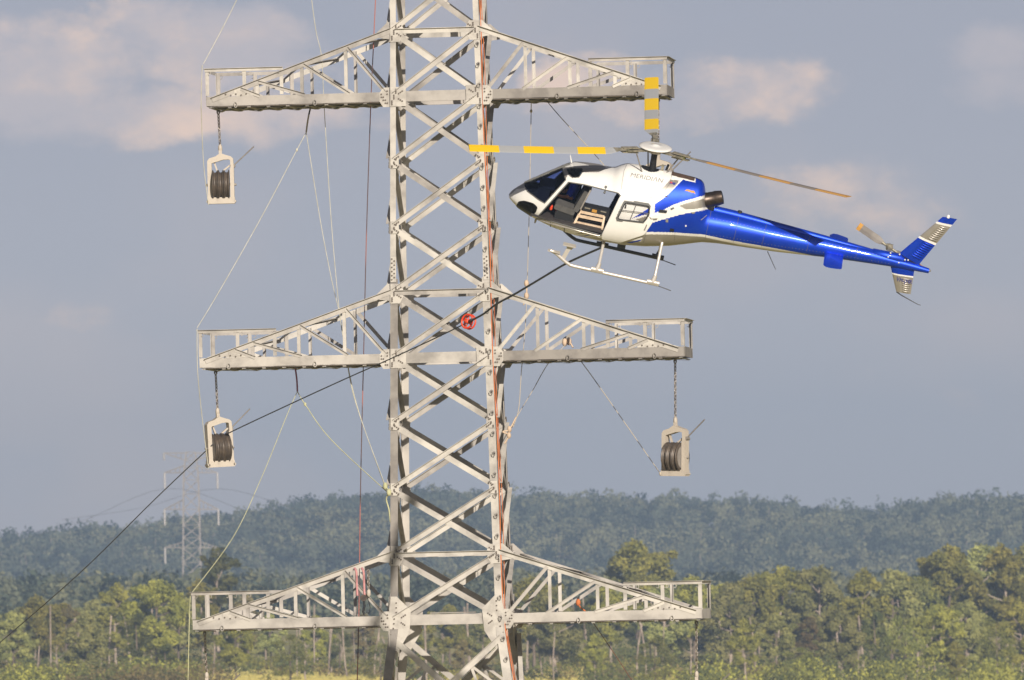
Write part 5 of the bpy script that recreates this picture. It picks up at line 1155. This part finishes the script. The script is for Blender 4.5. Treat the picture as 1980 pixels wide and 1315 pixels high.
# undergrowth
def shrubs(name, n, leaf, ylo, yhi, hmin, hmax, lab):
    cl = []
    for i in range(n):
        px = rnd.uniform(-60, 2040); Y = rnd.uniform(ylo, yhi); p = at(px, 1280, Y); r_ = rnd.uniform(hmin, hmax); cl.append(((p.x, Y, gz(p.x, Y) + r_ * .4), (r_ * 1.4, r_ * 1.4, r_ * .9)))
    o = bpy.data.objects.new(name, quads_mesh(name, leaf_cloud(cl, 90, .26), leaf)); COL.objects.link(o); tag(o, lab, 'undergrowth', None, 'stuff')
shrubs('undergrowth', 190, LF['brown'], 1350, 1560, .5, 1.5, 'reddish brown scrub at the foot of the trees'); shrubs('undergrowth', 170, LF['dark'], 1360, 1560, .6, 2.2, 'dark green scrub at the foot of the trees'); shrubs('undergrowth', 60, LF['olive'], 1300, 1500, .5, 1.8, 'olive scrub at the foot of the trees')
def patchshrubs(name, n, leaf, rngs, ylo, yhi, hmin, hmax, lab):
    cl = []
    for i in range(n):
        a, c = rnd.choice(rngs); px = rnd.uniform(a, c); Y = rnd.uniform(ylo, yhi); p = at(px, 1290, Y); r_ = rnd.uniform(hmin, hmax); cl.append(((p.x, Y, gz(p.x, Y) + r_ * .5), (r_ * 1.5, r_ * 1.5, r_)))
    o = bpy.data.objects.new(name, quads_mesh(name, leaf_cloud(cl, 90, .24), leaf)); COL.objects.link(o); tag(o, lab, 'undergrowth', None, 'stuff')
patchshrubs('front_scrub', 70, LF['brown'], [(-60, 390), (200, 420)], 1250, 1310, .6, 2.2, 'brown scrub along the bottom left edge'); patchshrubs('front_scrub', 55, LF['olive'], [(1140, 2040), (-60, 360)], 1250, 1330, .7, 2.6, 'olive scrub along the bottom edge'); patchshrubs('front_scrub', 90, LF['dark'], [(1150, 2040), (-60, 330)], 1250, 1330, .7, 2.6, 'dark green scrub along the bottom edge')
# standing dry grass at the edge of the wood
n = 9000; r = np.random.default_rng(21); q = []
for i in range(n):
    y = r.uniform(1230, 1440); pxx = r.choice([r.uniform(395, 750), r.uniform(1000, 1145), r.uniform(395, 750), r.uniform(0, 2000)]); x = at(pxx, 1290, y).x 
    if (pxx < 395 or pxx > 1145) and math.sin(pxx * .03) < .75: continue
    z = gz(x, y) - .05; h = r.uniform(.25, .7); w_ = r.uniform(.12, .3); a = r.uniform(-.9, .9); l_ = r.uniform(-.15, .15); c, sn = math.cos(a) * w_, math.sin(a) * w_
    q.append([(x - c, y - sn, z), (x + c, y + sn, z), (x + c * .6 + l_, y + sn * .6, z + h), (x - c * .6 + l_, y - sn * .6, z + h)])
o = bpy.data.objects.new('dry_grass', quads_mesh('dry_grass', np.array(q), mat('grass_blades', (0.52, 0.44, 0.13), .9, 0, (0.40, 0.36, 0.11), .08, rnd=0))); COL.objects.link(o); tag(o, 'yellow dry grass along the foot of the wood', 'grass', None, 'stuff')
# forest on the hill, one mass
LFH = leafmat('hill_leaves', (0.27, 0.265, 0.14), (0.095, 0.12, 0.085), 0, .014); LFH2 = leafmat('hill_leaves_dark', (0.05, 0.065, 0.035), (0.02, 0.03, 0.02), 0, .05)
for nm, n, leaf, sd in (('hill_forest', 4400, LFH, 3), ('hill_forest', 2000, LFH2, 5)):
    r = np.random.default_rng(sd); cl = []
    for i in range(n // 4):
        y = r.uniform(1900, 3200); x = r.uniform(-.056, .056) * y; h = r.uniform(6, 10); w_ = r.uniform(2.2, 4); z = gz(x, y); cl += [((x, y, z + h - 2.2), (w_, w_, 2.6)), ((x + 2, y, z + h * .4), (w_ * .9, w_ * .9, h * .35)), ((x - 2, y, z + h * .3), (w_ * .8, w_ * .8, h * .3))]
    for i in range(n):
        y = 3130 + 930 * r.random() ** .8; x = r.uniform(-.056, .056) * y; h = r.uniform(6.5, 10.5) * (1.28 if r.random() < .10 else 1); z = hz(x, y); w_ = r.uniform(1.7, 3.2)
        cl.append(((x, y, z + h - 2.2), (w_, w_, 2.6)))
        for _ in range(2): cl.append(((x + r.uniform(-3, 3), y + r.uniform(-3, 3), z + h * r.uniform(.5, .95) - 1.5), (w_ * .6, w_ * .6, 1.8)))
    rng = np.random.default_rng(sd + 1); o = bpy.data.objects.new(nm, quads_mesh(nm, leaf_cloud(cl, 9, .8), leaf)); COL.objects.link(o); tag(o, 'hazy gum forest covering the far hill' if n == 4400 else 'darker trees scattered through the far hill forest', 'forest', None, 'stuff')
mb = MB(BARKW); r = random.Random(9)
for i in range(120):
    y = 3200 + 800 * r.random(); x = r.uniform(-.052, .052) * y; z = hz(x, y); mb.tube([(x, y, z), (x + r.uniform(-.5, .5), y, z + 5), (x + r.uniform(-1, 1), y, z + r.uniform(7, 10))], .13, 4)
tag(mb.build('hill_trunks'), 'pale trunks showing in the hill forest', 'trunks', None, 'stuff')

# ------------------------------------------------------------------ haze
hm = bpy.data.materials.new('haze'); hm.use_nodes = True; t = hm.node_tree; t.nodes.clear(); b = NB(t); pvn = b.n('ShaderNodeVolumePrincipled'); pvn.inputs['Color'].default_value = (0.52, 0.71, 1.0, 1); pvn.inputs['Density'].default_value = 1.75e-4; pvn.inputs['Anisotropy'].default_value = 0.0
o_ = b.n('ShaderNodeOutputMaterial'); t.links.new(pvn.outputs[0], o_.inputs['Volume'])
mb = MB(hm); mb.box((0, 2700, 30), 1500, 5800, 130); hzb = mb.build('haze'); tag(hzb, kind='stuff')
